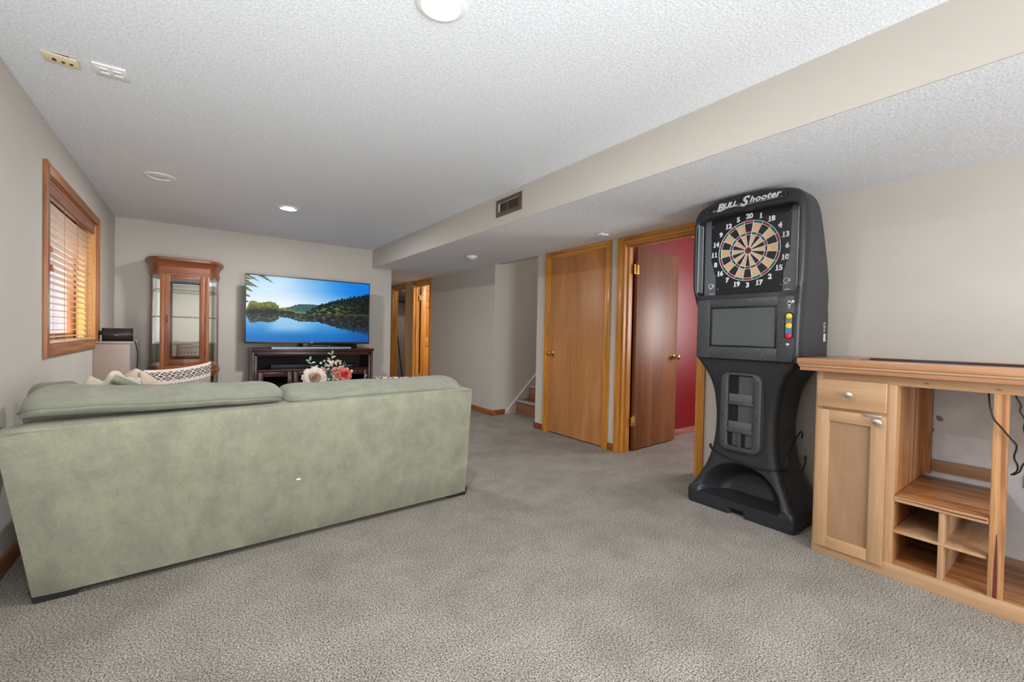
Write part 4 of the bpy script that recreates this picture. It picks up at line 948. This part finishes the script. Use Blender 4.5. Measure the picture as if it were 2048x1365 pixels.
for k in range(20):
    a = (k+0.5)*PI/10; p = lambda r: Vector((bc[0]+r*math.sin(a), yb0-0.0068, bc[1]+r*math.cos(a))); b.tube([p(0.108*RB), p(0.99*RB)], 0.0013, 5)
for r, w in ((0.118, 0.0013), (0.525, 0.0013), (0.61, 0.0013), (0.905, 0.0014), (0.99, 0.0017)):
    b.tube([Vector((bc[0]+r*RB*math.sin(a), yb0-0.0068, bc[1]+r*RB*math.cos(a))) for a in [2*PI*i/64 for i in range(64)]], w, 5, True)
b.build('wire_spider', plain('wire_white', S(226, 228, 230), 0.4), bd, local=True)
b = MB()
for k, n in enumerate((20, 1, 18, 4, 13, 6, 10, 15, 2, 17, 3, 19, 7, 16, 8, 11, 14, 9, 12, 5)):
    a = k*PI/10; x = bc[0]+0.227*math.sin(a); z = bc[1]+0.222*math.cos(a); M = Matrix.Translation((x, yb0-0.001, z)) @ Matrix.Rotation(PI/2, 4, 'X')
    b.text(str(n), 0.043, M, 0.0012, 0.0017, 0, 0.98)
    # slab feet on the ones, fours and sevens
    w = 0.026; tx = str(n)
    for i, ch in enumerate(tx):
        ox = x+(i-(len(tx)-1)/2)*0.0235
        if ch == '1': b.box(ox-0.0085, ox+0.0095, yb0-0.0022, yb0-0.0002, z-0.0160, z-0.0118)
        if ch == '4': b.box(ox-0.004, ox+0.011, yb0-0.0022, yb0-0.0002, z-0.0160, z-0.0122)
        if ch == '7': b.box(ox-0.010, ox-0.0065, yb0-0.0022, yb0-0.0002, z+0.006, z+0.0155)
b.build('board_number', plain('number_white', S(232, 233, 236), 0.5), bp, local=True)
b = MB()
for x, z in ((-0.24, 1.905), (0.245, 1.915), (-0.195, 1.475), (0.2, 1.475)): b.lathe([(0.006, 0), (0.006, 0.002), (0.003, 0.003), (0, 0.003)], Matrix.Translation((x, yb0, z)) @ Matrix.Rotation(PI/2, 4, 'X'), 10)
b.build('screw', GREYPL, bp, local=True)
# marquee
def arch(u, o): return 2.046-0.026*(u/0.25)**2+o
P = []
for k in range(25): u = lerp(0.238, -0.238, k/24); P.append((u, arch(u, -0.004)))
P += [(-0.250, 2.006), (-0.254, 1.992), (-0.246, 1.980), (-0.232, 1.976)]
for k in range(13): u = lerp(-0.21, 0.21, k/12); P.append((u, 1.977+0.006*(1-(u/0.21)**2)))
P += [(0.232, 1.976), (0.246, 1.980), (0.254, 1.992), (0.250, 2.006)]
b = MB(); b.prism(P, pmap(-0.008), 0, 0.010); mq = b.build('marquee', plain('marquee_black', S(14, 15, 18), 0.15, coat=0.5), dm, local=True)
b = MB(); T = lambda u, z: Matrix.Translation((u, -0.0085, z)) @ Matrix.Rotation(PI/2, 4, 'X')
b.text('B', 0.066, T(-0.150, 2.000), 0.0005, 0.0032, 0.25, sx=1.15); b.text('ULL', 0.043, T(-0.086, 2.006), 0.0005, 0.0024, 0.3, 1.0, sx=1.15)
b.text('S', 0.082, T(0.000, 2.007), 0.0005, 0.0032, 0.4, sx=1.05); b.text('hooter', 0.052, T(0.124, 2.010), 0.0005, 0.0019, 0.3, 1.08, sx=1.12)
for pts in ([(-0.135, 1.984), (-0.17, 1.982), (-0.197, 1.984), (-0.194, 1.990), (-0.17, 1.989)], [(-0.15, 1.984), (-0.12, 1.983), (-0.108, 1.990), (-0.125, 1.993), (-0.128, 1.986), (-0.09, 1.990), (-0.04, 1.992)], [(-0.005, 1.985), (-0.035, 1.985), (-0.045, 1.994), (-0.022, 2.000), (-0.012, 1.993), (-0.028, 1.990)], [(0.02, 1.986), (0.10, 1.987), (0.20, 1.990)]):
    b.tube(catmull([(x, -0.0085, z) for x, z in pts], 5), 0.0012, 5)
b.tube([(0.215, -0.0085, 1.990), (0.222, -0.0085, 1.990)], 0.0016, 5)
b.build('marquee_lettering', plain('lettering_silver', S(206, 208, 214), 0.35), mq, local=True)
b = MB(); rim = [Vector((u*0.985, -0.0085, z*1.0)) for u, z in inset([Vector(p) for p in P], 0.003) and [(p.x, p.y) for p in inset([Vector(q) for q in P], 0.0035)]]
b.tube(rim, 0.0008, 5, True); b.build('marquee_rim', GREYPL, mq, local=True)
# lower display panel
b = MB(); Pz0, Pz1, pw = 1.008, 1.398, 0.297; sx0, sx1, sz0, sz1 = -0.206, 0.210, 1.085, 1.346; yp = 0.002
for a, c, e, f in ((-pw, sx0, Pz0, Pz1), (sx1, pw, Pz0, Pz1), (sx0-0.004, sx1+0.004, Pz0, sz0), (sx0-0.004, sx1+0.004, sz1, Pz1)): b.box(a, c, yp, 0.06, e, f, 0.004)
dp = b.build('display_panel', MACH, dm, local=True)
b = MB()
for a, c, e, f in ((sx0-0.001, sx0+0.012, sz0, sz1), (sx1-0.010, sx1+0.001, sz0, sz1), (sx0, sx1, sz0-0.001, sz0+0.012), (sx0, sx1, sz1-0.010, sz1+0.001)): b.box(a, c, yp+0.004, 0.055, e, f, 0.002)
b.build('screen_frame', BLACKP, dp, local=True)
bx(sx0+0.008, sx1-0.008, 0.0115, 0.0135, sz0+0.008, sz1-0.006).build('screen', plain('dark_screen', S(82, 88, 88), 0.2, var=0.02), dp, local=True)
ux = 0.277
b = MB(); b.prism(rrect(ux-0.024, ux+0.024, 1.142, 1.302, 0.0235, 8), pmap(yp-0.0015), 0, 0.01); pill = b.build('button_plate', BLACKM, dp, local=True)
b = MB(); b.prism(rrect(ux-0.017, ux+0.017, 1.150, 1.294, 0.016, 8), pmap(yp-0.0022), 0, 0.002); b.build('button_label', plain('label_grey', S(112, 114, 116), 0.5), pill, local=True)
b = MB(); b.prism(rrect(ux-0.017, ux+0.017, 1.166, 1.206, 0.002, 2), pmap(yp-0.0026), 0, 0.002); b.build('label_band', plain('label_blue', S(70, 112, 186), 0.5), pill, local=True)
Ry = lambda u, z, y: Matrix.Translation((u, y, z)) @ Matrix.Rotation(PI/2, 4, 'X')
for z, nm, c in ((1.278, 'yellow', S(222, 196, 40)), (1.221, 'yellow', S(222, 196, 40)), (1.161, 'red', S(200, 18, 44))):
    b = MB(); b.lathe([(0.0165, 0), (0.0165, 0.004), (0.0135, 0.006), (0.013, 0.012), (0.010, 0.0145), (0, 0.015)], Ry(ux, z, yp-0.002), 24); part(b.build('button', plain('button_'+nm, c, 0.25, coat=0.4) if ('button_'+nm) not in bpy.data.materials else bpy.data.materials['button_'+nm], pill, local=True), nm+' push button')
b = MB(); b.lathe([(0.010, 0), (0.010, 0.003), (0.007, 0.005), (0, 0.005)], Ry(ux-0.006, 1.110, yp), 20); b.build('lock', CHROME, dp, local=True)
b = MB(); b.lathe([(0.010, 0), (0.010, 0.003), (0.007, 0.005), (0, 0.005)], Ry(ux+0.016, 1.362, yp), 20)
b.tube([(ux+0.002+0.010*math.cos(a), yp-0.008, 1.352+0.010*math.sin(a)) for a in [2*PI*i/20 for i in range(20)]], 0.0011, 5, True)
b.box(ux-0.008, ux+0.006, yp-0.009, yp-0.006, 1.356, 1.368, 0.001); b.box(ux-0.003, ux+0.001, yp-0.009, yp-0.006, 1.318, 1.345, 0.0008); b.box(ux+0.004, ux+0.008, yp-0.010, yp-0.008, 1.322, 1.346, 0.0008)
b.build('keys', CHROME, dp, local=True)
# hourglass pedestal
WZ = [(0, 0.341), (0.088, 0.341), (0.105, 0.333), (0.15, 0.305), (0.20, 0.279), (0.26, 0.250), (0.33, 0.226), (0.40, 0.209), (0.475, 0.200), (0.55, 0.196), (0.624, 0.197), (0.70, 0.202), (0.77, 0.210), (0.84, 0.226), (0.90, 0.252), (0.95, 0.285), (0.985, 0.316), (1.004, 0.322)]
FZ = [(0, 0.0), (0.088, 0.0), (0.11, 0.006), (0.16, 0.022), (0.25, 0.042), (0.33, 0.053), (0.475, 0.066), (0.624, 0.072), (0.77, 0.066), (0.90, 0.048), (1.004, 0.034)]
BZ = [(0, 0.44), (0.09, 0.44), (0.3, 0.40), (0.6, 0.385), (0.85, 0.42), (1.004, 0.47)]
zz = sorted(set([0, 0.006, 0.02]+[0.02+0.0085*i for i in range(38)]+[0.35+0.03*i for i in range(21)]+[0.97, 0.985, 1.0]))
zz = [z for z in zz if z <= 1.0]
def smooth(tab, z): return (interp(tab, z-0.03)+2*interp(tab, z)+interp(tab, z+0.03)+2*interp(tab, z-0.012)+2*interp(tab, z+0.012))/8 if z > 0.13 else interp(tab, z)
b = MB(); rings = []
for z in zz:
    w, f, k = smooth(WZ, z), smooth(FZ, z), smooth(BZ, z); r = 0.05 if z > 0.12 else 0.03
    if z < 0.02: w -= 0.004; f += 0.004
    ring = []; nF = 70
    for i in range(nF+1):
        u = lerp(-w+r, w-r, i/nF); y = f
        e = (u/0.262)**2+((z-0.092)/0.238)**2
        if z > 0.092 and e < 1: y += 0.20*sm(0, 0.75, 1-e)**0.8*(1.0)
        if z < 0.042 and abs(u) < 0.05: y += 0.05*sm(0.05, 0.035, abs(u))*sm(0.042, 0.030, z)
        ring.append((u, y, z))
    for i in range(1, 9): a = PI/2*i/8; ring.append((w-r+r*math.sin(a), f+r-r*math.cos(a), z))
    for i in range(1, 7): ring.append((w-0.006*math.sin(PI*i/7), lerp(f+r, k-0.02, i/7), z))
    ring += [(w, k-0.02, z), (w-0.006, k-0.006, z), (w-0.02, k, z), (-w+0.02, k, z), (-w+0.006, k-0.006, z), (-w, k-0.02, z)]
    for i in range(6, 0, -1): ring.append((-w+0.006*math.sin(PI*i/7), lerp(f+r, k-0.02, i/7), z))
    for i in range(8, 0, -1): a = PI/2*i/8; ring.append((-w+r-r*math.sin(a), f+r-r*math.cos(a), z))
    rings.append([Vector(p) for p in ring])
b.loft(rings); b.build('pedestal', MACHD, dm, local=True, angle=60)
# card and coin panel on the pedestal
Mc = Matrix.Translation((-0.007, 0.030, 0.660))
fx0, fx1, fz0, fz1 = -0.126, 0.126, -0.250, 0.256
wins = [(-0.072, 0.078, 0.070, 0.236, 0.09), (-0.072, 0.078, -0.105, 0.050, 0.09), (-0.072, -0.004, -0.215, -0.132, 0.06), (0.010, 0.078, -0.215, -0.132, 0.06)]
b = MB()
xs_ = [fx0+0.03, -0.072, 0.078, fx1-0.03]
F0, F1 = 0.0, 0.03
ro = rrect(fx0, fx1, fz0, fz1, 0.05, 8); ri = rrect(-0.078, 0.084, -0.221, 0.242, 0.012, 8)
cc = (0.0, 0.0); A_ = polar(ro, cc, 128); B_ = polar(ri, cc, 128)
rg = lambda P_, y: [Mc @ Vector((p.x, y, p.y)) for p in P_]
b.loft([rg(inset(A_, -0.008), 0.05), rg(inset(A_, -0.004), 0.008), rg(A_, 0.0), rg(inset(A_, 0.008), -0.004), rg(inset(B_, -0.004), -0.004), rg(B_, 0.0), rg(B_, 0.02)], True, False, False)
for a, c, e, f in ((-0.08, 0.086, 0.050, 0.070), (-0.08, 0.086, -0.132, -0.105), (-0.004, 0.010, -0.222, -0.12)): b.box(a, c, -0.003, 0.03, e, f, 0.003, mat=Mc)
cp = b.build('coin_panel', MACH, dm, local=True, angle=45)
b = MB(); bb = MB(); cc_ = MB()
for a, c, e, f, d in wins:
    b.box(a-0.006, c+0.006, 0.014, 0.016, e-0.004, f+0.004, mat=Mc)
    h = f-e; bb.box(lerp(a, c, 0.40), c+0.004, 0.010, 0.014, e, f, mat=Mc)
    if h > 0.1: cc_.box(a, c, 0.006, 0.013, e-0.004, e+0.30*h, 0.001, mat=Mc)
b.build('slot_back', DARKV, cp, local=True); bb.build('slot_plate', plain('slot_grey', S(70, 72, 74), 0.35), cp, local=True); cc_.build('slot_ledge', plain('slot_ledge_grey', S(84, 86, 87), 0.4), cp, local=True)
b = MB()
for u, z in ((-0.105, 0.215), (0.105, 0.205), (0.105, -0.03), (-0.105, -0.03), (0.105, -0.205), (-0.105, -0.205)): b.lathe([(0.004, 0), (0.004, 0.002), (0, 0.003)], Mc @ Matrix.Translation((u, -0.0035, z)) @ Matrix.Rotation(PI/2, 4, 'X'), 8)
b.build('screw', BLACKM, cp, local=True)
# sticker and cord
b = MB()
def side(y, z, w, h): b.box(0.3255, 0.3270, y-w/2, y+w/2, z-h/2, z+h/2)
side(0.405, 1.158, 0.034, 0.050)
for k, z in enumerate((1.232, 1.221, 1.210, 1.199)): side(0.398+0.004*(k % 2), z, 0.030-0.006*(k % 3), 0.006)
side(0.395, 1.246, 0.034, 0.004); side(0.409, 1.252, 0.006, 0.010)
b.build('sticker', plain('sticker_white', S(206, 210, 208), 0.5), dm, local=True)
def fz(u, z):
    w, f = smooth(WZ, z), smooth(FZ, z); r = 0.05; d = max(0, abs(u)-(w-r)); return f+(r-math.sqrt(max(0, r*r-min(d, r)**2)))-0.004
cords = [[(-0.262, 0.385), (-0.255, 0.372), (-0.215, 0.372), (-0.12, 0.357), (0.0, 0.336), (0.10, 0.325), (0.19, 0.336)], [(-0.262, 0.385), (-0.25, 0.392), (-0.19, 0.382), (-0.09, 0.350), (0.0, 0.340), (0.12, 0.330), (0.205, 0.338)]]
b = MB()
for kk, c in enumerate(cords):
    pts = []
    for u, z in c: pts.append((u, fz(u, z) if abs(u) < 0.225 else fz(0.22, z)+0.04, z))
    w = interp(WZ, 0.4)
    if kk == 0: pts += [(0.236, 0.115, 0.352), (0.235, 0.16, 0.42), (0.226, 0.24, 0.47), (0.222, 0.29, 0.50), (0.228, 0.36, 0.545), (0.226, 0.392, 0.53), (0.222, 0.40, 0.50)]
    else: pts += [(0.240, 0.12, 0.335), (0.252, 0.22, 0.32), (0.262, 0.30, 0.31), (0.258, 0.36, 0.35), (0.250, 0.39, 0.39), (0.24, 0.405, 0.36)]
    b.tube(catmull(pts, 8), 0.0045, 7)
b.build('power_cord', RUBBER, dm, local=True)

# ------------------------------------------------------------------ bar cabinet
X0, XB = 2.713, 3.325; YL, YC = 0.897, 0.232; YR = 2*YC-YL
bar = thing('bar_cabinet', 'pine bar cabinet with drawer, door and open shelf bays', 'cabinet', (3.0, YC, 0))
def f_(a, c, e, f, mat=PINE['Z'], x0=X0, x1=X0+0.022, r=0.0012): return (x0, x1, a, c, e, f, r)
for s in (1, -1):
    my = lambda y: y if s > 0 else 2*YC-y
    b = MB(); b.box(X0, X0+0.022, my(YL), my(0.868), 0.062, 0.975, 0.001); b.build('stile', PINE['Z'], bar)
    b = MB(); b.box(X0, X0+0.022, my(0.606), my(0.564), 0.066, 0.932, 0.001); b.build('stile', PINE['Z'], bar)
    b = MB(); b.box(X0+0.02, XB, my(YL-0.003), my(YL-0.021), 0.0, 0.975); b.build('side_panel', PINE['Z'], bar)
    b = MB(); b.box(X0+0.022, XB-0.03, my(0.566), my(0.584), 0.07, 0.975); b.build('bay_side', PINED['Z'], bar)
    b = MB(); b.box(XB-0.06, XB-0.032, my(0.566), my(0.530), 0.42, 0.975, 0.001); b.build('rear_batten', PINED['Z'], bar)
    # drawer
    b = MB(); b.box(X0-0.020, X0-0.001, my(0.888), my(0.598), 0.790, 0.937, 0.004, 3); dw = b.build('drawer', PINE['Y'], bar)
    def knob(par, y, z, rot, lab=None):
        M = Matrix.Translation((X0-0.020, y, z)) @ Vector((-1, 0, 0)).to_track_quat('Z', 'Y').to_matrix().to_4x4()
        b = MB(); b.lathe([(0.007, 0), (0.006, 0.010), (0.012, 0.014), (0.0165, 0.018), (0.0165, 0.022), (0.011, 0.026), (0, 0.027)], M, 24); o = b.build('knob', NICKEL, par)
        b = MB(); b.box(-0.0165, 0.0165, -0.0012, 0.0012, 0.021, 0.0285, 0.0005, mat=M @ Matrix.Rotation(rot, 4, 'Z')); b.build('knob_ridge', NICKEL, o)
    knob(dw, my(0.744), 0.864, 0.1)
    # shaker door
    a, c = my(0.886), my(0.598); lo, hi = min(a, c), max(a, c); z0, z1 = 0.048, 0.776; w = 0.058; xd0, xd1 = X0-0.020, X0-0.001
    d = thing('door', '', 'x', (0, 0, 0)) if False else None
    b = MB(); b.box(xd0, xd1, lo, lo+w, z0, z1, 0.0015); b.box(xd0, xd1, hi-w, hi, z0, z1, 0.0015); dd = b.build('door', PINE['Z'], bar)
    for za in (z1-w, z0): b = MB(); b.box(xd0+0.0005, xd1, lo+w, hi-w, za, za+w, 0.0015); b.build('door_rail', PINE['Y'], dd)
    b = MB(); b.box(xd0+0.011, xd1-0.002, lo+w-0.006, hi-w+0.006, z0+w-0.006, z1-w+0.006); b.build('door_inset', PINEP, dd)
    ky = 0.626 if s > 0 else 2*YC-0.626
    knob(dd, ky, 0.745, 1.25)
    if s > 0:
        b = MB(); b.box(xd0-0.003, xd0+0.001, 0.614, 0.686, 0.764, 0.778, 0.001); b.box(xd0-0.003, X0, 0.614, 0.686, 0.7765, 0.779); part(b.build('latch', CHROME, dd), 'small shiny metal child latch')
b = MB(); b.box(X0, X0+0.022, 0.868, 2*YC-0.868, 0.930, 0.975, 0.001); b.build('top_rail', PINE['Y'], bar)
for a, c in ((0.868, 0.606), (2*YC-0.868, 2*YC-0.606)): b = MB(); b.box(X0+0.0005, X0+0.022, a, c, 0.774, 0.792, 0.001); b.build('mid_rail', PINE['Y'], bar)
b = MB(); b.box(X0-0.001, X0+0.022, YL, YR, 0.0, 0.068, 0.0015); b.build('toe_board', PINE['Y'], bar)
b = MB(); b.box(X0+0.002, X0+0.040, YC-0.022, YC+0.022, 0.066, 0.932, 0.002); b.build('centre_post', PINER, bar)
b = MB(); b.box(X0+0.022, XB-0.01, YL-0.02, YR+0.02, 0.050, 0.066); b.build('bottom_shelf', PINED['Y'], bar)
b = MB(); b.box(XB-0.012, XB-0.004, YL-0.021, YR+0.021, 0.0, 0.975); b.build('back_panel', GREYW, bar)
for y0, y1 in ((YC+0.03, 0.566), (2*YC-0.566, YC-0.03)): b = MB(); b.box(XB-0.032, XB-0.012, y0, y1, 0.432, 0.494, 0.002); b.build('back_batten', PINE['Y'], bar)
b = MB(); b.box(X0+0.004, XB-0.033, YC+0.024, 0.564, 0.372, 0.400, 0.002); b.build('shelf', PINED['Y'], bar)
b = MB(); b.box(X0+0.003, X0+0.006, YC+0.024, 0.562, 0.374, 0.399); b.build('shelf_lip', PINE['Y'], bar)
b = MB(); b.box(X0+0.008, XB-0.033, YC+0.026, 0.564, 0.2205, 0.2335, 0.001); b.build('cubby_shelf', PINE['X'], bar)
b = MB(); b.box(X0+0.010, XB-0.033, 0.390, 0.4085, 0.066, 0.372, 0.001); b.build('cubby_divider', PINE['Z'], bar)
# stains and knots
def spot(par, x, y, z, ry, rz, mat, n=14, nm='stain'):
    b = MB(); P = [(ry*math.cos(2*PI*k/n)*(1+0.25*nz(k*1.3, y*50)), rz*math.sin(2*PI*k/n)*(1+0.25*nz(k*1.7, z*50))) for k in range(n)]
    b.prism(P, lambda u, v, d: Vector((x+d, y+u+0.35*v, z+v)), -0.0006, 0.0006); return b.build(nm, mat, par)
stn = plain('stain_grey', S(150, 148, 138), 0.8, var=0.15, vs=60); stb = plain('stain_tan', S(176, 140, 116), 0.8, var=0.15, vs=60); knt = plain('knot', S(136, 84, 46), 0.5, var=0.3, vs=200)
bpn = [o for o in bar.children if o.name.startswith('back_panel')][0]
spot(bpn, XB-0.0125, 0.507, 0.722, 0.014, 0.016, stn); spot(bpn, XB-0.0125, 0.540, 0.660, 0.013, 0.016, stb)
tr = [o for o in bar.children if o.name.startswith('top_rail')][0]
for y, z in ((0.462, 0.951), (0.240, 0.948)): spot(tr, X0-0.0002, y, z, 0.009, 0.004, knt, nm='knot')
stl = [o for o in bar.children if o.name.startswith('stile')][0]
spot(stl, X0-0.0002, 0.889, 0.50, 0.007, 0.007, knt, nm='knot')
cpo = [o for o in bar.children if o.name.startswith('centre_post')][0]
b = MB(); b.prism([(-0.007, 0.07), (0.006, 0.07), (0.005, 0.2), (0.001, 0.34), (-0.002, 0.34), (-0.006, 0.2)], lambda u, v, d: Vector((X0+0.0016+d, YC+u, v)), -0.0002, 0.0006); part(b.build('resin_streak', plain('resin_streak', S(96, 44, 38), 0.4, var=0.2, vs=90), cpo), 'dark red resin streak down the post')
slp = [o for o in bar.children if o.name.startswith('shelf_lip')][0]
b = MB(); b.prism([(0.55, 0.389), (0.45, 0.3865), (0.36, 0.383), (0.26, 0.384), (0.26, 0.390), (0.36, 0.388), (0.45, 0.390), (0.55, 0.391)], lambda u, v, d: Vector((X0+0.0027+d, u, v)), -0.0003, 0.0006); b.build('resin_streak', bpy.data.materials['resin_streak'], slp)
# bar top
bt = thing('countertop', 'long wooden bar countertop with stepped edge and inset tray', 'countertop', (3.0, YC, 0.976))
def lip(o0, z0, z1, mat, nm, r=0.003):
    xa, ya, yb2 = X0-0.063+o0, 0.974-o0, 2*YC-0.974+o0
    b = MB(); b.box(xa, X0+0.03, yb2, ya, z0, z1, r); b.box(X0+0.028, XB+0.012, ya-0.09, ya, z0, z1, r); b.box(X0+0.028, XB+0.012, yb2, yb2+0.09, z0, z1, r); return b.build(nm, mat, bt)
lip(0.012, 0.9765, 0.998, PINET['Y'], 'lower_moulding'); lip(0.006, 0.998, 1.010, PINE['Y'], 'bead', 0.002)
b = MB(); xa, ya, ye = X0-0.063, 0.974, 2*YC-0.974
b.box(xa, 2.80, ye, ya, 1.010, 1.0425, 0.004); b.box(3.24, XB+0.014, ye, ya, 1.010, 1.0425, 0.004); b.box(2.80, 3.24, 0.80, ya, 1.010, 1.0425, 0.002); b.box(2.80, 3.24, ye, 2*YC-0.80, 1.010, 1.0425, 0.002)
b.build('top_board', PINET['Y'], bt)
b = MB(); b.box(2.795, 3.245, 2*YC-0.805, 0.805, 1.0105, 1.018); part(b.build('tray_inset', plain('tray_dark', S(58, 50, 56), 0.35), bt), 'dark inset tray')
b = MB(); b.box(3.2335, 3.2395, 2*YC-0.80, 0.80, 1.018, 1.0415); part(b.build('tray_lining', plain('tray_lining', S(70, 48, 38), 0.5), bt), 'dark brown tray lining')
b = MB(); b.box(3.231, 3.2335, 0.40, 0.62, 1.019, 1.0405); b.build('tray_strip', plain('strip_blue', S(66, 62, 86), 0.4), bt)
# loose cables
b = MB(); b.tube(catmull([(2.752, 0.275, 0.962), (2.748, 0.272, 0.92), (2.725, 0.266, 0.875), (2.705, 0.252, 0.826), (2.702, 0.235, 0.801), (2.703, 0.206, 0.757), (2.704, 0.186, 0.725), (2.72, 0.193, 0.675), (2.73, 0.183, 0.640), (2.75, 0.187, 0.612), (2.80, 0.205, 0.585)], 6), 0.0032, 6)
tag(b.build('hanging_cable', RUBBER), 'black cable hanging across the front of the cabinet centre post', 'cable', 'loose cables in the bar cabinet')
b = MB(); b.tube(catmull([(2.80, 0.200, 0.97), (2.752, 0.197, 0.929), (2.75, 0.182, 0.888), (2.75, 0.184, 0.864), (2.75, 0.170, 0.83), (2.75, 0.172, 0.794), (2.75, 0.165, 0.76), (2.75, 0.150, 0.70), (2.752, 0.172, 0.64), (2.77, 0.18, 0.61), (2.83, 0.20, 0.58)], 6), 0.0030, 6)
tag(b.build('hanging_cable', RUBBER), 'black wavy cable hanging inside the bay beyond the centre post', 'cable', 'loose cables in the bar cabinet')

# ------------------------------------------------------------------ lights, world, camera
w = bpy.data.worlds.new('World'); SC.world = w; w.use_nodes = True; nt = w.node_tree; bg = nt.nodes['Background']
bg.inputs['Color'].default_value = (0.74, 0.85, 1.0, 1); bg.inputs['Strength'].default_value = 0.85
def light(name, kind, loc, rot, energy, color=(1, 1, 1), **k):
    l = bpy.data.lights.new(name, kind); l.energy = energy; l.color = color
    for a, v in k.items(): setattr(l, a, v)
    o = bpy.data.objects.new(name, l); COL.objects.link(o); o.location = loc; o.rotation_euler = rot; return o
R90 = PI/2
light('patio_daylight', 'AREA', (1.32, YN+0.03, 1.05), (R90+0.34, 0, 0.04), 80, (0.90, 0.955, 1.0), shape='RECTANGLE', size=1.5, size_y=1.85)
light('added_bounce_flash', 'AREA', (-0.05, -0.9, 0.50), Vector((0.0, 0.70, 0.72)).to_track_quat('-Z', 'Y').to_euler(), 16, (0.90, 0.955, 1.0), shape='DISK', size=0.35, spread=math.radians(105))  # added unseen lamp behind the camera, lifts the ceiling brightness
for x, y, e in ((0.702, 1.421, 12), (0.722, 4.675, 19), (-0.1, -1.2, 9), (1.55, -1.2, 7)):
    light('can_light', 'AREA', (x, y, ZC-0.02), (0, 0, 0), e, (0.98, 0.985, 1.0), shape='DISK', size=0.14)
light('red_room_light', 'AREA', (6.06, 1.25, 1.45), (0, R90, 0), 33, (1, 0.98, 0.96), shape='RECTANGLE', size=1.1, size_y=0.95)
light('stair_fill', 'AREA', (5.6, 4.5, 3.35), (0, 0, 0), 9, (1, 0.97, 0.93), shape='DISK', size=0.3)  # added fill lamp brightening the stairwell wall, with no fixture
light('bright_room_light', 'AREA', (4.3, 6.9, 2.30), (0, 0, 0), 22, (1, 0.92, 0.80), shape='DISK', size=0.3)
light('utility_light', 'AREA', (3.95, 8.5, 2.30), (0, 0, 0), 3, (1, 0.92, 0.84), shape='DISK', size=0.2)
o = light('window_sun_stand_in', 'SPOT', (-1.55, 0.4, 3.4), (0, 0, 0), 2600, (1, 0.88, 0.72), spot_size=math.radians(28), shadow_soft_size=0.15)  # added spot outside, standing in for sun on the window jamb
o.rotation_euler = (Vector((-0.80, 5.1, 1.45))-o.location).to_track_quat('-Z', 'Y').to_euler()
cd_ = bpy.data.cameras.new('Camera'); cam = bpy.data.objects.new('Camera', cd_); COL.objects.link(cam); SC.camera = cam
cd_.sensor_width = 36; cd_.lens = 862.48/2048*36; cd_.clip_start = 0.05
yaw, pit, rol = math.radians(36.35808849), math.radians(-0.93073467), math.radians(1.17927832)
fwd = Vector((math.sin(yaw)*math.cos(pit), math.cos(yaw)*math.cos(pit), math.sin(pit))); rt = Vector((math.cos(yaw), -math.sin(yaw), 0)); up = rt.cross(fwd)
r2 = rt*math.cos(rol)+up*math.sin(rol); u2 = -rt*math.sin(rol)+up*math.cos(rol)
m = Matrix((r2, u2, -fwd)).transposed().to_4x4(); m.translation = (0, 0, 1.14); cam.matrix_world = m
SC.view_settings.view_transform = 'Standard'; SC.view_settings.look = 'None'; SC.view_settings.exposure = 0.93; SC.view_settings.gamma = 1.0; SC.view_settings.use_curve_mapping = False
SC.cycles.use_denoising = True; SC.cycles.max_bounces = 10; SC.cycles.diffuse_bounces = 6; SC.cycles.transparent_max_bounces = 24; SC.cycles.sample_clamp_indirect = 8.0
